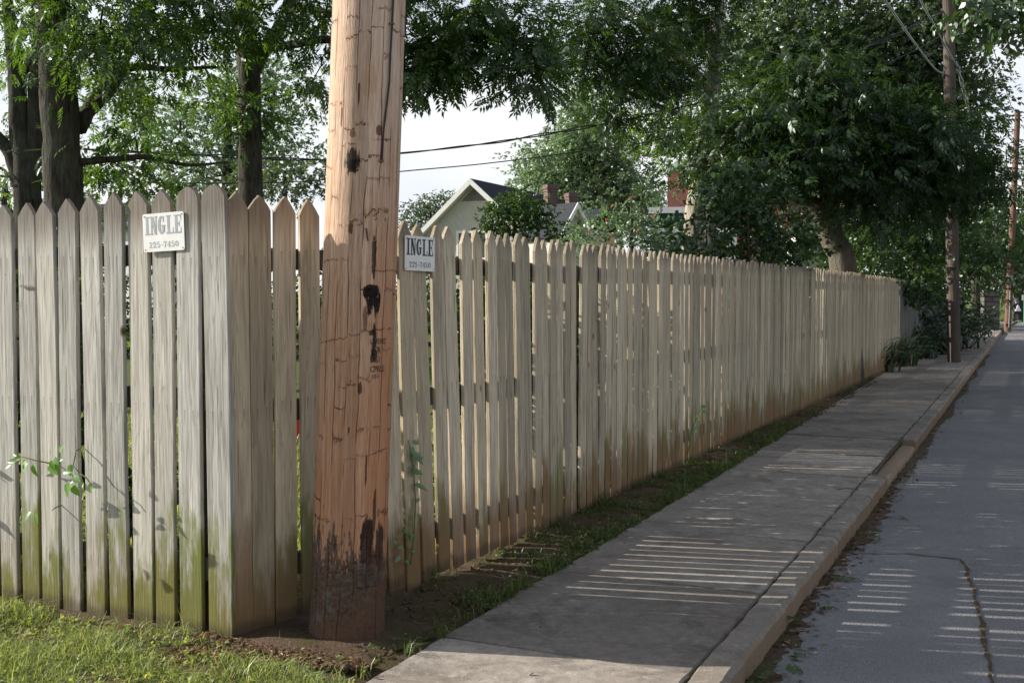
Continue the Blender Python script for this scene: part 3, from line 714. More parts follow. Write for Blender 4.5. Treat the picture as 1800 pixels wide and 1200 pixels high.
def pole_mat():
    t = NT('fresh_pole_wood'); uv = t.n('ShaderNodeUVMap').outputs[0]; u, v, _ = t.sep(uv)
    q = t.comb(u, t.math('MULTIPLY', v, .05), 0)
    wig = t.noise(t.comb(u, t.math('MULTIPLY', v, .6), 0), 4.0, 3)
    q2 = t.comb(t.math('ADD', u, t.math('MULTIPLY', wig, .04)), t.math('MULTIPLY', v, .05), 0)
    g1 = t.noise(q2, 40, 5, .65); g2 = t.noise(q, 230, 3, .6); bl = t.noise(t.comb(u, t.math('MULTIPLY', v, .35), 0), 7, 4, .6)
    c = t.mix(t.ramp(g1, [(.35, 0.0), (.68, 1.0)]), (.33, .18, .10), (.57, .37, .235))
    c = t.mix(t.ramp(bl, [(.42, 0.0), (.70, .8)]), c, (.54, .40, .30))
    c = t.mix(t.ramp(g2, [(.34, .7), (.48, 0.0)]), c, (.17, .075, .038))
    g3 = t.noise(t.comb(u, t.math('MULTIPLY', v, .03), 0), 75, 5, .75); c = t.mix(t.ramp(g3, [(.48, 0.0), (.62, .75)]), c, (.64, .50, .40)); g4 = t.noise(t.comb(u, t.math('MULTIPLY', v, .035), 0), 110, 4, .8); c = t.mix(t.ramp(g4, [(.30, .8), (.44, 0.0)]), c, (.22, .10, .055))
    hi = t.sstep(v, 1.0, 2.7); c = t.mix(t.math('MULTIPLY', hi, .38), c, (.63, .51, .42)); lo = t.sstep(v, 2.0, .4); c = t.mix(t.math('MULTIPLY', lo, .62), c, (.36, .165, .082))
    redr = t.math('MULTIPLY', t.sstep(u, .02, .14), t.math('SUBTRACT', 1.0, t.sstep(v, 1.2, 2.2))); c = t.mix(t.math('MULTIPLY', redr, .5), c, (.40, .17, .07))
    # drying checks: long plank-like cells with ragged cross cracks
    ds = t.noise(t.comb(u, v, 0), 22, 4, .65, out='Color')
    w1 = t.vadd(t.comb(t.math('MULTIPLY', u, 20), t.math('MULTIPLY', v, 6.0), 0), t.vmul(ds, (.55, .75, 0)))
    e1 = t.voro(w1, 1.0, 'DISTANCE_TO_EDGE', '2D')
    cx = t.noise(t.comb(t.math('MULTIPLY', u, 1.0), t.math('MULTIPLY', v, 1.0), 0), 9, 3)
    # vertical checks split the surface into planks; each plank has its own ragged cross cracks
    un = t.math('MULTIPLY', t.noise(t.comb(t.math('MULTIPLY', u, .5), t.math('MULTIPLY', v, .22), 0), 5, 3), 1.6)
    ub = t.math('ADD', t.math('MULTIPLY', u, 19.0), un); pid = t.math('FLOOR', ub); fu0 = t.math('FRACT', ub)
    hsh = t.math('FRACT', t.math('MULTIPLY', t.math('SINE', t.math('MULTIPLY', pid, 12.99)), 43.7))
    jag = t.math('SUBTRACT', t.noise(t.comb(t.math('MULTIPLY', u, 1.0), t.math('MULTIPLY', v, .6), 0), 42, 4, .75), .5)
    vb = t.math('ADD', t.math('ADD', t.math('MULTIPLY', v, 9.5), t.math('MULTIPLY', hsh, 5.0)), t.math('ADD', t.math('MULTIPLY', jag, .75), t.math('MULTIPLY', t.noise(t.comb(t.math('MULTIPLY', u, .3), v, 0), 3.0, 2), 3.0)))
    vid = t.math('FLOOR', vb); fr = t.math('ABSOLUTE', t.math('SUBTRACT', t.math('FRACT', vb), .5))
    rnd2 = t.math('FRACT', t.math('MULTIPLY', t.math('SINE', t.math('ADD', t.math('MULTIPLY', vid, 78.2), t.math('MULTIPLY', pid, 31.7))), 91.3))
    thn = t.noise(t.comb(u, v, 0), 60, 3, .7); msk = t.math('MULTIPLY', t.ramp(rnd2, [(.45, 0.0), (.85, 1.0)]), t.ramp(t.noise(t.comb(u, v, 0), 20, 3, .6), [(.40, 0.0), (.52, 1.0)]))
    cr = t.math('MULTIPLY', t.ramp(t.math('SUBTRACT', fr, t.math('MULTIPLY', t.math('SUBTRACT', thn, .45), .10)), [(.004, 1.0), (.026, 0.0)]), msk)
    halo = t.math('MULTIPLY', t.ramp(fr, [(.02, .5), (.13, 0.0)]), msk)
    c = t.mix(halo, c, (.34, .16, .085)); c = t.mix(t.math('MULTIPLY', cr, .92), c, (.10, .035, .018))
    fu = t.math('ABSOLUTE', t.math('SUBTRACT', fu0, .5)); mu = t.ramp(t.noise(t.comb(t.math('MULTIPLY', u, 2.4), t.math('MULTIPLY', v, .55), 0), 5, 2), [(.44, 0.0), (.54, 1.0)])
    vc = t.math('MULTIPLY', t.ramp(fu, [(.462, 0.0), (.490, 1.0)]), mu); c = t.mix(t.math('MULTIPLY', vc, .88), c, (.13, .06, .035))
    pl = t.math('ADD', .86, t.math('MULTIPLY', hsh, .22)); c = t.mix(1.0, c, t.comb(pl, pl, pl), 'MULTIPLY')
    # torn splinters and knots: separate marks
    ragn = t.math('SUBTRACT', t.noise(t.comb(u, t.math('MULTIPLY', v, .16), 0), 95, 4, .7), .5)
    rag2 = t.math('SUBTRACT', t.noise(t.comb(u, v, 0), 60, 4, .65), .5)
    def blob(px, py, wpx, hpx, col, amt=.95, k=1.6, grain=ragn):
        nonlocal c
        u0, v0 = pole_uv(px, py); ru, rv = wpx/2/430*1.0, hpx/2/430
        a = t.math('POWER', t.math('ABSOLUTE', t.math('DIVIDE', t.math('SUBTRACT', u, u0), ru)), 2.6); b = t.math('POWER', t.math('ABSOLUTE', t.math('DIVIDE', t.math('SUBTRACT', v, v0), rv)), 2.6)
        m = t.math('ADD', t.math('ADD', a, b), t.math('MULTIPLY', grain, k * 2.2)); m = t.sstep(m, 1.15, .75)
        c = t.mix(t.math('MULTIPLY', m, amt), c, col)
    BK = (.012, .010, .009); RB = (.15, .06, .03)
    blob(620, 283, 24, 44, BK, .92, 2.4); blob(622, 292, 20, 22, BK, .85, 1.5, rag2); blob(622, 236, 12, 12, RB, .8, 2.6); blob(603, 205, 5, 34, RB, .85, 2.2)
    blob(666, 228, 12, 18, (.13, .065, .035), .9, .5, rag2); blob(617, 402, 8, 20, (.09, .035, .02), .9, 2.0, rag2); blob(650, 140, 24, 50, (.42, .24, .13), .4, 2.4)
    blob(652, 512, 34, 24, BK, .97, 1.3); blob(648, 535, 12, 36, BK, .95, 2.2); blob(661, 532, 14, 44, BK, .95, 2.4); blob(654, 522, 28, 34, BK, .8, 2.6); blob(656, 450, 9, 70, BK, .85, 2.0); blob(640, 560, 8, 50, (.06, .03, .02), .7, 1.8)
    blob(655, 600, 9, 56, BK, .9, 2.2); blob(655, 626, 14, 22, BK, .85, 1.6, rag2); blob(652, 585, 12, 10, BK, .8, 1.0, rag2)
    blob(641, 960, 26, 100, (.022, .014, .012), .96, 1.7); blob(664, 970, 22, 90, (.03, .018, .014), .93, 1.9); blob(655, 905, 8, 80, (.05, .025, .018), .85, 2.0)
    blob(652, 1005, 60, 60, (.06, .025, .016), .7, 2.4)
    for (px, py, w, h) in ((630, 682, 8, 20), (640, 830, 4, 50), (632, 165, 4, 40), (672, 265, 4, 30), (612, 755, 4, 10)): blob(px, py, w, h, (.075, .028, .016), .9, 2.6)
    # scorched, soiled foot
    rag3 = t.math('SUBTRACT', t.noise(t.comb(u, t.math('MULTIPLY', v, .12), 0), 34, 4, .65), .5); edge = t.math('ADD', t.math('MULTIPLY', ragn, .62), t.math('ADD', t.math('MULTIPLY', rag3, .55), t.math('MULTIPLY', rag2, .22))); lim = t.math('SUBTRACT', t.math('SUBTRACT', .385, t.math('MULTIPLY', u, .30)), v)
    ft = t.sstep(t.math('ADD', lim, edge), -.03, .05); soot = t.mix(rag2, (.030, .026, .023), (.075, .066, .058))
    c = t.mix(t.math('MULTIPLY', ft, .93), c, t.mix(t.ramp(t.math('ADD', rag2, .5), [(.35, 0.0), (.7, 1.0)]), (.030, .022, .018), (.105, .075, .058)))
    soil = t.sstep(t.math('ADD', t.math('SUBTRACT', t.math('ADD', .16, t.math('MULTIPLY', u, .55)), v), t.math('MULTIPLY', rag2, .16)), -.05, .12)
    c = t.mix(t.math('MULTIPLY', soil, .85), c, t.mix(t.math('ADD', rag2, .5), (.065, .036, .023), (.15, .088, .056)))
    grey = t.math('MULTIPLY', t.math('MULTIPLY', ft, t.ramp(t.noise(t.comb(u, v, 0), 18, 4), [(.52, 0.0), (.66, .6)])), t.math('SUBTRACT', 1.0, soil)); c = t.mix(grey, c, (.13, .13, .13))
    h = t.math('SUBTRACT', t.math('ADD', t.math('MULTIPLY', g2, .35), t.math('MULTIPLY', g1, .3)), t.math('ADD', cr, t.math('MULTIPLY', vc, .8)))
    return t.finish(c, .85, t.bump(h, 1.0, .010), spec=.12)
M['pole'] = pole_mat()
pole = thing('utility_pole', 'thick fresh-cut wooden utility pole with black burn marks in front of the fence corner', 'pole', (-.686, 4.515, 0))
zs = [-.25, -.05, 0.0] + [.1*i for i in range(1, 45)] + [5, 6, 7, 8, 9, 10, POLE_H]
NSEG = 72; V = []; F = []; UV = []
pr = random.Random(5); flute = [pr.uniform(-1, 1) for _ in range(NSEG)]
for _ in range(3): flute = [(flute[i-1] + flute[i] + flute[(i+1) % NSEG])/3 for i in range(NSEG)]
for z in zs:
    for k in range(NSEG):
        th = 2*math.pi*k/NSEG - math.pi; rr = pole_r(max(z, 0)) * (1 + .034*flute[k] + .006*math.sin(3*th + z*1.3) + .012*math.exp(-((z-1.97)/.12)**2)*math.exp(-((th+.1)/.3)**2))
        if z < .06: rr *= 1.0 + .02*(.06-max(z, 0))/.06
        a = Vector((math.sin(th+TH0), -math.cos(th+TH0), 0)); V.append(tuple(pole_c(z) + a*rr))
me = bpy.data.meshes.new('shaft'); off = Vector(pole.location)
for i in range(len(zs)-1):
    for k in range(NSEG):
        k2 = (k+1) % NSEG; F.append((i*NSEG+k, i*NSEG+k2, (i+1)*NSEG+k2, (i+1)*NSEG+k))
        u0 = (2*math.pi*k/NSEG - math.pi)*.15; u1 = (2*math.pi*(k+1)/NSEG - math.pi)*.15
        UV += [(u0, zs[i]), (u1, zs[i]), (u1, zs[i+1]), (u0, zs[i+1])]
F.append(tuple((len(zs)-1)*NSEG + k for k in range(NSEG))); UV += [(0, POLE_H)]*NSEG
me.from_pydata([tuple(Vector(v) - off) for v in V], [], F); me.materials.append(M['pole'])
uvl = me.uv_layers.new(name='UVMap'); uvl.data.foreach_set('uv', [c for p in UV for c in p])
me.polygons.foreach_set('use_smooth', [True]*len(me.polygons)); me.update()
ob = bpy.data.objects.new('shaft', me); COL.objects.link(ob); ob.parent = pole
# ground wire with staples, nails
def pole_curve(pts, out): return [pole_pt(*pole_uv(*p), out) for p in pts]
gw = [(690, 0), (688, 40), (685, 90), (683, 140), (678, 185), (673, 225), (671, 250), (669, 285)]
p0 = pole_uv(690, 0); up = [pole_pt(p0[0], z, .004) for z in (POLE_H-.4, 7, 4.5, 3.2)]
mb = MB(); mb.tube(up + pole_curve(gw, .004), .0042, 6); mb.build('ground_wire', M['black_wire'], pole, smooth=True)
for px, py in ((687, 38), (668, 282)):
    u, z = pole_uv(px, py); mb = MB(); mb.box(pole_pt(u, z, .006), (.02, .008, .008)); mb.build('staple', M['screw'], pole)
u, z = pole_uv(652, 424); mb = MB(); a = pole_pt(u, z, -.02); mb.tube([a, pole_pt(u, z, .004) + Vector((.03, -.02, .006))], .0016, 5); mb.build('nail', M['grey_wire'], pole)
u, z = pole_uv(646, 410); mb = MB(); mb.tube([pole_pt(u, z-.03, .004), pole_pt(u-.008, z+.02, .006)], .004, 5); mb.build('nail', M['screw'], pole)
# burnt-in brand
def brand(txt, px, py, hpx):
    cu = bpy.data.curves.new('brand_text', 'FONT'); cu.body = txt; cu.size = 1.0; cu.resolution_u = 3; cu.offset = .012
    tmp = bpy.data.objects.new('brand_text', cu); COL.objects.link(tmp); bpy.context.view_layer.update()
    m2 = tmp.to_mesh(); vs2 = [v.co.copy() for v in m2.vertices]; fs2 = [tuple(p.vertices) for p in m2.polygons]; tmp.to_mesh_clear()
    bpy.data.objects.remove(tmp); bpy.data.curves.remove(cu)
    u0, z0 = pole_uv(px, py); k = hpx/430/.72; mb = MB()
    mb.add([pole_pt(u0 + v.x*k*.72, z0 + v.y*k, .0015 + .0014) for v in vs2], fs2); mb.build('brand_mark', M['brand'], pole)
tb = NT('burnt_brand'); nn = tb.noise(tb.pos(), 160, 3); M['brand'] = tb.finish(tb.mix(tb.ramp(nn, [(.45, 0.0), (.65, 1.0)]), (.025, .015, .012), (.20, .10, .06)), .9)
brand('UFFENZ', 648, 604.5, 9); brand('CR', 653, 621.5, 11.5); brand('S 61', 648, 638, 11.5); brand('CPRLS', 647.5, 654, 10.5); brand('3 0 5', 650, 665.5, 7)

# ------------------------------------------------------------------ buildings beyond the yard
def siding_mat(name, col, step=.12, shingle=False):
    t = NT(name); p = t.pos(); x, y, z = t.sep(p)
    f = t.math('FRACT', t.math('DIVIDE', z, step)); n = t.noise(p, 3.0, 4)
    c = t.mix(t.ramp(n, [(.3, 0.0), (.7, 1.0)]), tuple(k*.86 for k in col), col)
    h = f
    if shingle:
        row = t.math('FLOOR', t.math('DIVIDE', z, step)); cell = t.math('FRACT', t.math('ADD', t.math('DIVIDE', t.math('ADD', x, y), .19), t.math('MULTIPLY', row, .37)))
        j = t.ramp(cell, [(.02, .6), (.06, 0.0)]); c = t.mix(j, c, tuple(k*.5 for k in col))
    ln = t.ramp(f, [(.0, .55), (.10, 0.0)]); c = t.mix(ln, c, tuple(k*.55 for k in col))
    return t.finish(c, .75, t.bump(h, .5, .02))
def brick_mat(name, c1, c2, mortar, sc=1.0):
    t = NT(name); p = t.pos(); x, y, z = t.sep(p)
    br = t.n('ShaderNodeTexBrick'); t.put(br.inputs['Vector'], t.comb(t.math('ADD', x, y), z, 0)); br.inputs['Scale'].default_value = sc
    br.inputs['Brick Width'].default_value = .21; br.inputs['Row Height'].default_value = .075; br.inputs['Mortar Size'].default_value = .011
    br.inputs['Color1'].default_value = c1+(1,); br.inputs['Color2'].default_value = c2+(1,); br.inputs['Mortar'].default_value = mortar+(1,)
    c = t.mix(t.ramp(t.noise(p, 5, 4), [(.4, 0.0), (.7, .4)]), br.outputs['Color'], (.08, .05, .045))
    return t.finish(c, .9, t.bump(br.outputs['Fac'], -.4, .01))
def roof_mat(name, col):
    t = NT(name); p = t.pos(); z = t.sep(p)[2]; f = t.math('FRACT', t.math('DIVIDE', z, .11)); n = t.noise(p, 9, 5, .7)
    c = t.mix(n, tuple(k*.7 for k in col), tuple(k*1.3 for k in col)); c = t.mix(t.ramp(f, [(0, .5), (.15, 0.0)]), c, tuple(k*.5 for k in col)); return t.finish(c, .95, spec=.05)
M['shingle_wall'] = siding_mat('cream_shingles', (.50, .48, .42), .17, True); M['white_siding'] = siding_mat('white_siding', (.66, .66, .63), .14)
M['trim'] = plain('white_trim_paint', (.68, .68, .65), .6, .06, 4); M['roof'] = roof_mat('grey_roof_shingles', (.042, .046, .054)); M['roof_green'] = roof_mat('green_roof_shingles', (.035, .06, .05))
M['brick'] = brick_mat('brown_red_brick', (.095, .045, .036), (.13, .064, .052), (.19, .16, .15)); M['brick_red'] = brick_mat('red_brick', (.36, .10, .065), (.44, .14, .09), (.40, .26, .2))
M['louvre'] = plain('grey_louvre', (.20, .19, .18), .8, .2, 5)
t_ = NT('window_glass'); M['glass'] = t_.finish((.035, .045, .05), .08, spec=.6)

class Fr:                                  # local frame: origin + yaw; x right, y away, z up
    def __init__(s, o, yaw): s.o = Vector(o); s.M = Matrix.Rotation(yaw, 3, 'Z')
    def __call__(s, x, y, z): return s.o + s.M @ Vector((x, y, z))
def quadbox(mb, F, x0, x1, y0, y1, z0, z1):
    mb.add([F(x, y, z) for x in (x0, x1) for y in (y0, y1) for z in (z0, z1)], [(0,1,3,2),(4,6,7,5),(0,4,5,1),(2,3,7,6),(0,2,6,4),(1,5,7,3)])
def gable_house(name, label, o, yaw, w, dep, eave, ridge, wallm, roofm, over=.45, group=None, vent=True, windows=(), ground=-.3):
    F = Fr(o, yaw); root = thing(name, label, 'house', tuple(F(0, 0, 0)), group); h = w/2
    mb = MB(); z0 = ground
    v = [F(-h,0,z0),F(h,0,z0),F(h,0,eave),F(0,0,ridge),F(-h,0,eave),F(-h,dep,z0),F(h,dep,z0),F(h,dep,eave),F(0,dep,ridge),F(-h,dep,eave)]
    mb.add(v, [(0,1,2,3,4),(9,8,7,6,5),(1,6,7,2),(5,0,4,9)]); mb.build('wall', wallm, root)
    sl = (ridge-eave)/h; ln = math.hypot(h, ridge-eave); nx, nz = (ridge-eave)/ln, h/ln
    mb = MB(); th = .14
    for s in (-1, 1):
        xe = s*(h+over); ze = eave - sl*over
        a = [(0, ridge+.02), (xe, ze+.02), (xe + s*nx*th*0, ze+.02+th), (0, ridge+.02+th)]
        mb.add([F(x, y, z) for y in (-over, dep+over) for (x, z) in a], [(0,1,2,3),(7,6,5,4),(0,4,5,1),(1,5,6,2),(2,6,7,3),(3,7,4,0)])
    mb.build('roof', roofm, root)
    for s in (-1, 1):                       # rake boards on the front gable
        mb = MB(); xe = s*(h+over+.02); ze = eave - sl*(over+.02); b = .30
        a = [(s*.0, ridge+.16), (xe, ze+.16), (xe, ze+.16-b), (0, ridge+.16-b)]
        mb.add([F(x, y, z) for y in (-over-.06, -over-.004) for (x, z) in a], [(0,1,2,3),(7,6,5,4),(0,4,5,1),(1,5,6,2),(2,6,7,3),(3,7,4,0)]); mb.build('rake_board', M['trim'], root)
        mb = MB(); a = [(0, ridge-.01), (xe, ze-.01), (xe, ze-.05), (0, ridge-.05)]
        mb.add([F(x, y, z) for y in (-over, -.004) for (x, z) in a], [(0,1,2,3),(7,6,5,4),(0,4,5,1),(1,5,6,2),(2,6,7,3),(3,7,4,0)]); mb.build('soffit', M['trim'], root)
    if vent:
        zv = ridge - (ridge-eave)*.36; hv = (ridge - .30 - zv)/sl
        mb = MB(); mb.add([F(-hv, -.02, zv), F(hv, -.02, zv), F(0, -.02, ridge-.30)], [(0,1,2)])
        k = zv
        while k < ridge - .42:
            q = (ridge-.30-k)/sl; mb.add([F(-q, -.03, k), F(q, -.03, k), F(q*.92, -.075, k+.05), F(-q*.92, -.075, k+.05)], [(0,1,2,3)]); k += .11
        mb.build('gable_vent', M['louvre'], root)
    for (x, z, ww, hh) in windows:
        mb = MB(); b = .12
        for (x0, x1, a0, a1) in ((x-ww/2-b, x-ww/2, z-b, z+hh+b), (x+ww/2, x+ww/2+b, z-b, z+hh+b), (x-ww/2, x+ww/2, z+hh, z+hh+b), (x-ww/2, x+ww/2, z-b, z), (x-.03, x+.03, z, z+hh)): quadbox(mb, F, x0, x1, -.08, -.003, a0, a1)
        wf = mb.build('window', M['trim'], root); mb = MB(); quadbox(mb, F, x-ww/2, x+ww/2, -.02, -.004, z, z+hh); mb.build('pane', M['glass'], wf)
    return root, F
def chimney(root, px, d, wpx, top_py, bot_z):
    c = P(px, top_py, d); w = wpx*d/FPX; mb = MB(); top = c.z
    Mx = Matrix.Rotation(R(24), 3, 'Z'); segs = [(bot_z, top-.95, w), (top-.95, top-.80, w*1.12), (top-.80, top-.35, w*1.05), (top-.35, top-.22, w*1.2), (top-.22, top-.1, w*1.34), (top-.1, top, w*1.2)]
    for a, b, ww in segs: mb.box((c.x, c.y, (a+b)/2), (ww*.86, ww*.86, b-a), Mx)
    mb.build('chimney', M['brick'], root)
D = 55.0
apx = P(822, 301, D); ev = P(738, 380, D)
rdg = apx.z - .2; wv = 2*(apx.x - ev.x)/math.cos(R(26))*.86
hroot, HF = gable_house('cream_house', 'cream shingled house with a front gable and grey roof beyond the fence', (apx.x+.3, D+.5, -.3), R(-24), wv*1.28, 11, ev.z - .55, rdg, M['shingle_wall'], M['roof'], .42,
    windows=((-.1, ev.z-1.75, 1.5, 1.25),))
# cross wing to the right with two chimneys
c2 = P(960, 372, D+6); F2 = Fr((c2.x, D+5, 0), R(-24)); mb = MB(); z2 = P(900, 364, D+6).z; 
mb.add([F2(-5,0,-.3),F2(2.2,0,-.3),F2(2.2,0,z2-1.3),F2(-5,0,z2-1.3),F2(-5,5,-.3),F2(2.2,5,-.3),F2(2.2,5,z2-1.3),F2(-5,5,z2-1.3)], [(0,1,2,3),(1,5,6,2),(5,4,7,6)]); mb.build('wing_wall', M['shingle_wall'], hroot)
mb = MB(); zr = P(900, 364, D+6).z; mb.add([F2(-5,-.5,zr-1.5),F2(2.5,-.5,zr-1.5),F2(2.5,2.5,zr),F2(-5,2.5,zr),F2(2.5,5.5,zr-1.5),F2(-5,5.5,zr-1.5)], [(0,1,2,3),(3,2,4,5)]); mb.build('wing_roof', M['roof'], hroot)
chimney(hroot, 967, D-1, 19, 325, .5); chimney(hroot, 1004, D+7, 17, 340, .5)
pz = P(1008, 362, D-3); gable_house('dormer_porch', 'small gabled porch with white trim beside the brick chimneys', (pz.x, D-3, 0), R(38), 1.5, 3.0, pz.z-1.1, pz.z, M['shingle_wall'], M['roof'], .3, vent=False)
# red brick building right of the house
bp = P(1205, 312, 62); F = Fr((bp.x-.15, 62, 0), R(-12)); br = thing('brick_building', 'red brick building with a white band and dark green roof behind the trees', 'building', tuple(F(0,0,0)))
zb = P(1205, 300, 62).z; z1 = P(1180, 366, 60).z
mb = MB(); quadbox(mb, F, -.85, 9, 0, 9, -.3, zb); mb.build('wall', M['brick_red'], br)
mb = MB(); quadbox(mb, F, -1.5, 3.0, -2.6, -.003, z1-1.1, z1-.2); mb.build('porch_roof', M['roof_green'], br)
mb = MB(); quadbox(mb, F, -1.65, 3.1, -2.75, -2.603, z1-.3, z1+.02); quadbox(mb, F, -1.6, 3.05, -2.72, -2.603, z1-1.35, z1-1.12); mb.build('porch_trim', M['trim'], br)
mb = MB(); quadbox(mb, F, -1.5, 3, -2.5, -.01, -.3, z1-1.36); mb.build('porch_wall', M['white_siding'], br)
mb = MB(); quadbox(mb, F, -.95, 9.1, -.1, 9.1, zb+.003, zb+.35); mb.build('cornice', M['trim'], br)
# white house glimpsed through the dark tree, and a low house far left
wp = P(1430, 398, 52); gable_house('white_house', 'white sided house barely visible through the dark spreading tree', (wp.x+.5, 52, 0), R(-8), 2.6, 5, wp.z-.1, wp.z+.6, M['white_siding'], M['roof'], .4, vent=False)
lp = P(195, 345, 60); gable_house('low_house', 'low house with a dull purple-grey roof just showing over the grey fence', (lp.x+2.5, 66, 0), R(62), 6, 9, lp.z-1.3, lp.z+.2, M['white_siding'], M['roof'], .5, vent=False)
# ------------------------------------------------------------------ poles and cables along the street
def wood_round(name, c1, c2):
    t = NT(name); p = t.pos(); g = t.noise(t.vmul(p, (1, 1, .04)), 45, 4, .6); b = t.noise(t.vmul(p, (1, 1, .3)), 3, 4)
    c = t.mix(g, c1, c2); c = t.mix(t.ramp(b, [(.45, 0.0), (.7, .4)]), c, tuple(k*.5 for k in c1))
    return t.finish(c, .9, t.bump(g, .6, .01), spec=.1)
M['pole_grey'] = wood_round('weathered_pole_wood', (.06, .046, .038), (.15, .125, .11)); M['pole_red'] = wood_round('red_brown_pole_wood', (.09, .05, .040), (.22, .135, .105))
def street_pole(px, base_py, top_px, top_py, d, wpx, mat, label, extra):
    b = G(px, base_py, 0); b.z = hz(st_of(b)[0]); d = b.y; tp = P(top_px, top_py, d)
    root = thing('utility_pole', label, 'pole', tuple(b)); mb = MB(); n = 9
    r0 = wpx/2*d/FPX
    mb.tube([Vector((b.x, b.y, b.z-.3))] + [b.lerp(tp, i/n) for i in range(n+1)], [r0*1.05] + [r0*(1.04-.2*i/n) for i in range(n+1)], 16, True, .03); mb.build('shaft', mat, root, smooth=False)
    return root, b, tp
p2, b2, tp2 = street_pole(1677, 636, 1664, -190, 23, 21.5, M['pole_grey'], 'tall grey-brown utility pole standing in the sidewalk past the tan fence', None)
d2 = b2.y
def on2(py, dx=0): # a point on the second pole at that height
    k = (636-py)/826.0; return P(1677 - 13*k + dx, py, d2)
mb = MB(); q = on2(-6); mb.tube([q, q + Vector((.35, -.25, .10)), q + Vector((.9, -.6, .16))], [.035, .03, .03], 8); arm = mb.build('lamp_arm', M['grey_wire'], p2, smooth=True)
mb = MB(); mb.ico(q + Vector((1.05, -.7, .13)), .3, 2, (1.1, .6, .3)); mb.build('lamp_head', M['grey_wire'], arm, smooth=True)
for py, dx in ((115, 12), (132, -9), (27, 3), (50, 8), (62, 8)):
    mb = MB(); mb.tube([on2(py, dx) + Vector((0, 0, -.07)), on2(py, dx) + Vector((0, 0, .07))], [.05, .05], 8); mb.build('insulator', M['black_wire'], p2, smooth=True)
p3, b3, tp3 = street_pole(1771, 578, 1789, 198, 45, 11, M['pole_red'], 'distant red-brown utility pole leaning at the end of the sidewalk', None)
d3 = b3.y
q = P(1776.5, 493, d3 - .2); mb = MB(); mb.box(q, (.12, .16, .34)); mb.box(q + Vector((0, 0, .19)), (.14, .18, .03)); mb.tube([q + Vector((-.01, 0, -.17)), q + Vector((-.03, 0, -1.9))], .02, 6); mb.build('meter_box', M['grey_wire'], p3)
mb = MB(); mb.tube([tp3 + Vector((0, 0, -.05)), tp3 + Vector((0, 0, .1))], [.04, .05], 8); mb.build('insulator', M['black_wire'], p3, smooth=True)
def cable(name, label, pts, rad, mat, twist=0, sagk=0.0, group=None, n=6):
    fine = []
    P_ = [pts[0]*2-pts[1]] + pts + [pts[-1]*2-pts[-2]]
    for i in range(1, len(P_)-2):
        a, b, c, d_ = P_[i-1:i+3]
        for k in range(n*(4 if twist else 1)):
            t = k/(n*(4 if twist else 1)); fine.append(.5*((2*b)+(c-a)*t+(2*a-5*b+4*c-d_)*t*t+(3*b-3*c+d_-a)*t**3))
    fine.append(pts[-1]); mb = MB()
    if not twist: mb.tube(fine, rad, 5)
    else:
        for s in (0, 1):
            ln = 0; pp = []
            for i, p in enumerate(fine):
                if i: ln += (p-fine[i-1]).length
                a = ln*twist + s*math.pi + .8*math.sin(ln*.7); e = rad*(1.1 + .7*math.sin(ln*.9+s))
                pp.append(p + Vector((0, math.sin(a)*e, math.cos(a)*e)))
            mb.tube(pp, rad, 5)
    return tag(mb.build(name, mat, smooth=True), label, 'cable', group)
cable('overhead_cable', 'upper twisted dark cable crossing the sky above the cream house', [on2(17), P(1550, 72, 22.6), P(1380, 140, 22.2), P(1150, 200, 21.6), P(1000, 229, 21.2), P(850, 253, 20.8), P(700, 270, 20.5), P(560, 281, 20.2), P(300, 270, 19.5), P(150, 262, 19), P(0, 240, 18.6), P(-300, 180, 18)], .013, M['black_wire'], 3.4, n=10)
cable('overhead_cable', 'lower dark cable crossing the sky just above the cream house', [on2(56), P(1590, 98, 22.8), P(1380, 185, 22.3), P(1150, 247, 21.6), P(1000, 269, 21.2), P(850, 288, 20.8), P(700, 302, 20.5), P(560, 317, 20.2), P(420, 322, 19.8), P(200, 320, 19.3), P(0, 310, 18.6), P(-300, 285, 18)], .011, M['black_wire'], n=8)
hA = pole_c(7.1) + Vector((.1, .08, 0)); e = on2(132, -9); mid = P(1600, 66, 19.2)
cable('overhead_cable', 'pale cable running down to the left side of the grey-brown pole', [hA, P(1500, -72, 14.2), P(1555, 0, 16.6), P(1605, 72, 19.6), P(1640, 118, 21.8), e], .018, M['grey_wire'])
hB = pole_c(9.6) + Vector((.1, .08, 0))
cable('overhead_cable', 'pale cable sloping down across the front of the grey-brown pole', [hB, P(1560, -120, 16), P(1618, 0, 19.3), P(1645, 50, 21.3), P(1664, 86, 22.3), P(1673, 100, d2-.2), on2(118, 13)], .017, M['grey_wire'])
cable('overhead_cable', 'loose pale twisted cable sagging from the grey-brown pole to the distant pole', [on2(118, 13), P(1682, 113, d2), P(1692, 150, 24), P(1702, 190, 25.5), P(1725, 275, 29), P(1745, 335, 35), P(1760, 358, 40), P(1777, 357, d3)], .022, M['grey_wire'], 4, n=8)
cable('overhead_cable', 'thin dark line curving down to the top of the distant pole', [on2(-30, 5), P(1712, 60, 27), P(1735, 130, 32), P(1755, 175, 37), P(1772, 203, 42), tp3], .012, M['black_wire'])
cable('overhead_cable', 'thin dark line dropping steeply to the top of the distant pole', [on2(-90, 5), P(1730, 40, 28), P(1760, 130, 35), P(1779, 190, 42), tp3 + Vector((0, 0, .08))], .012, M['black_wire'])

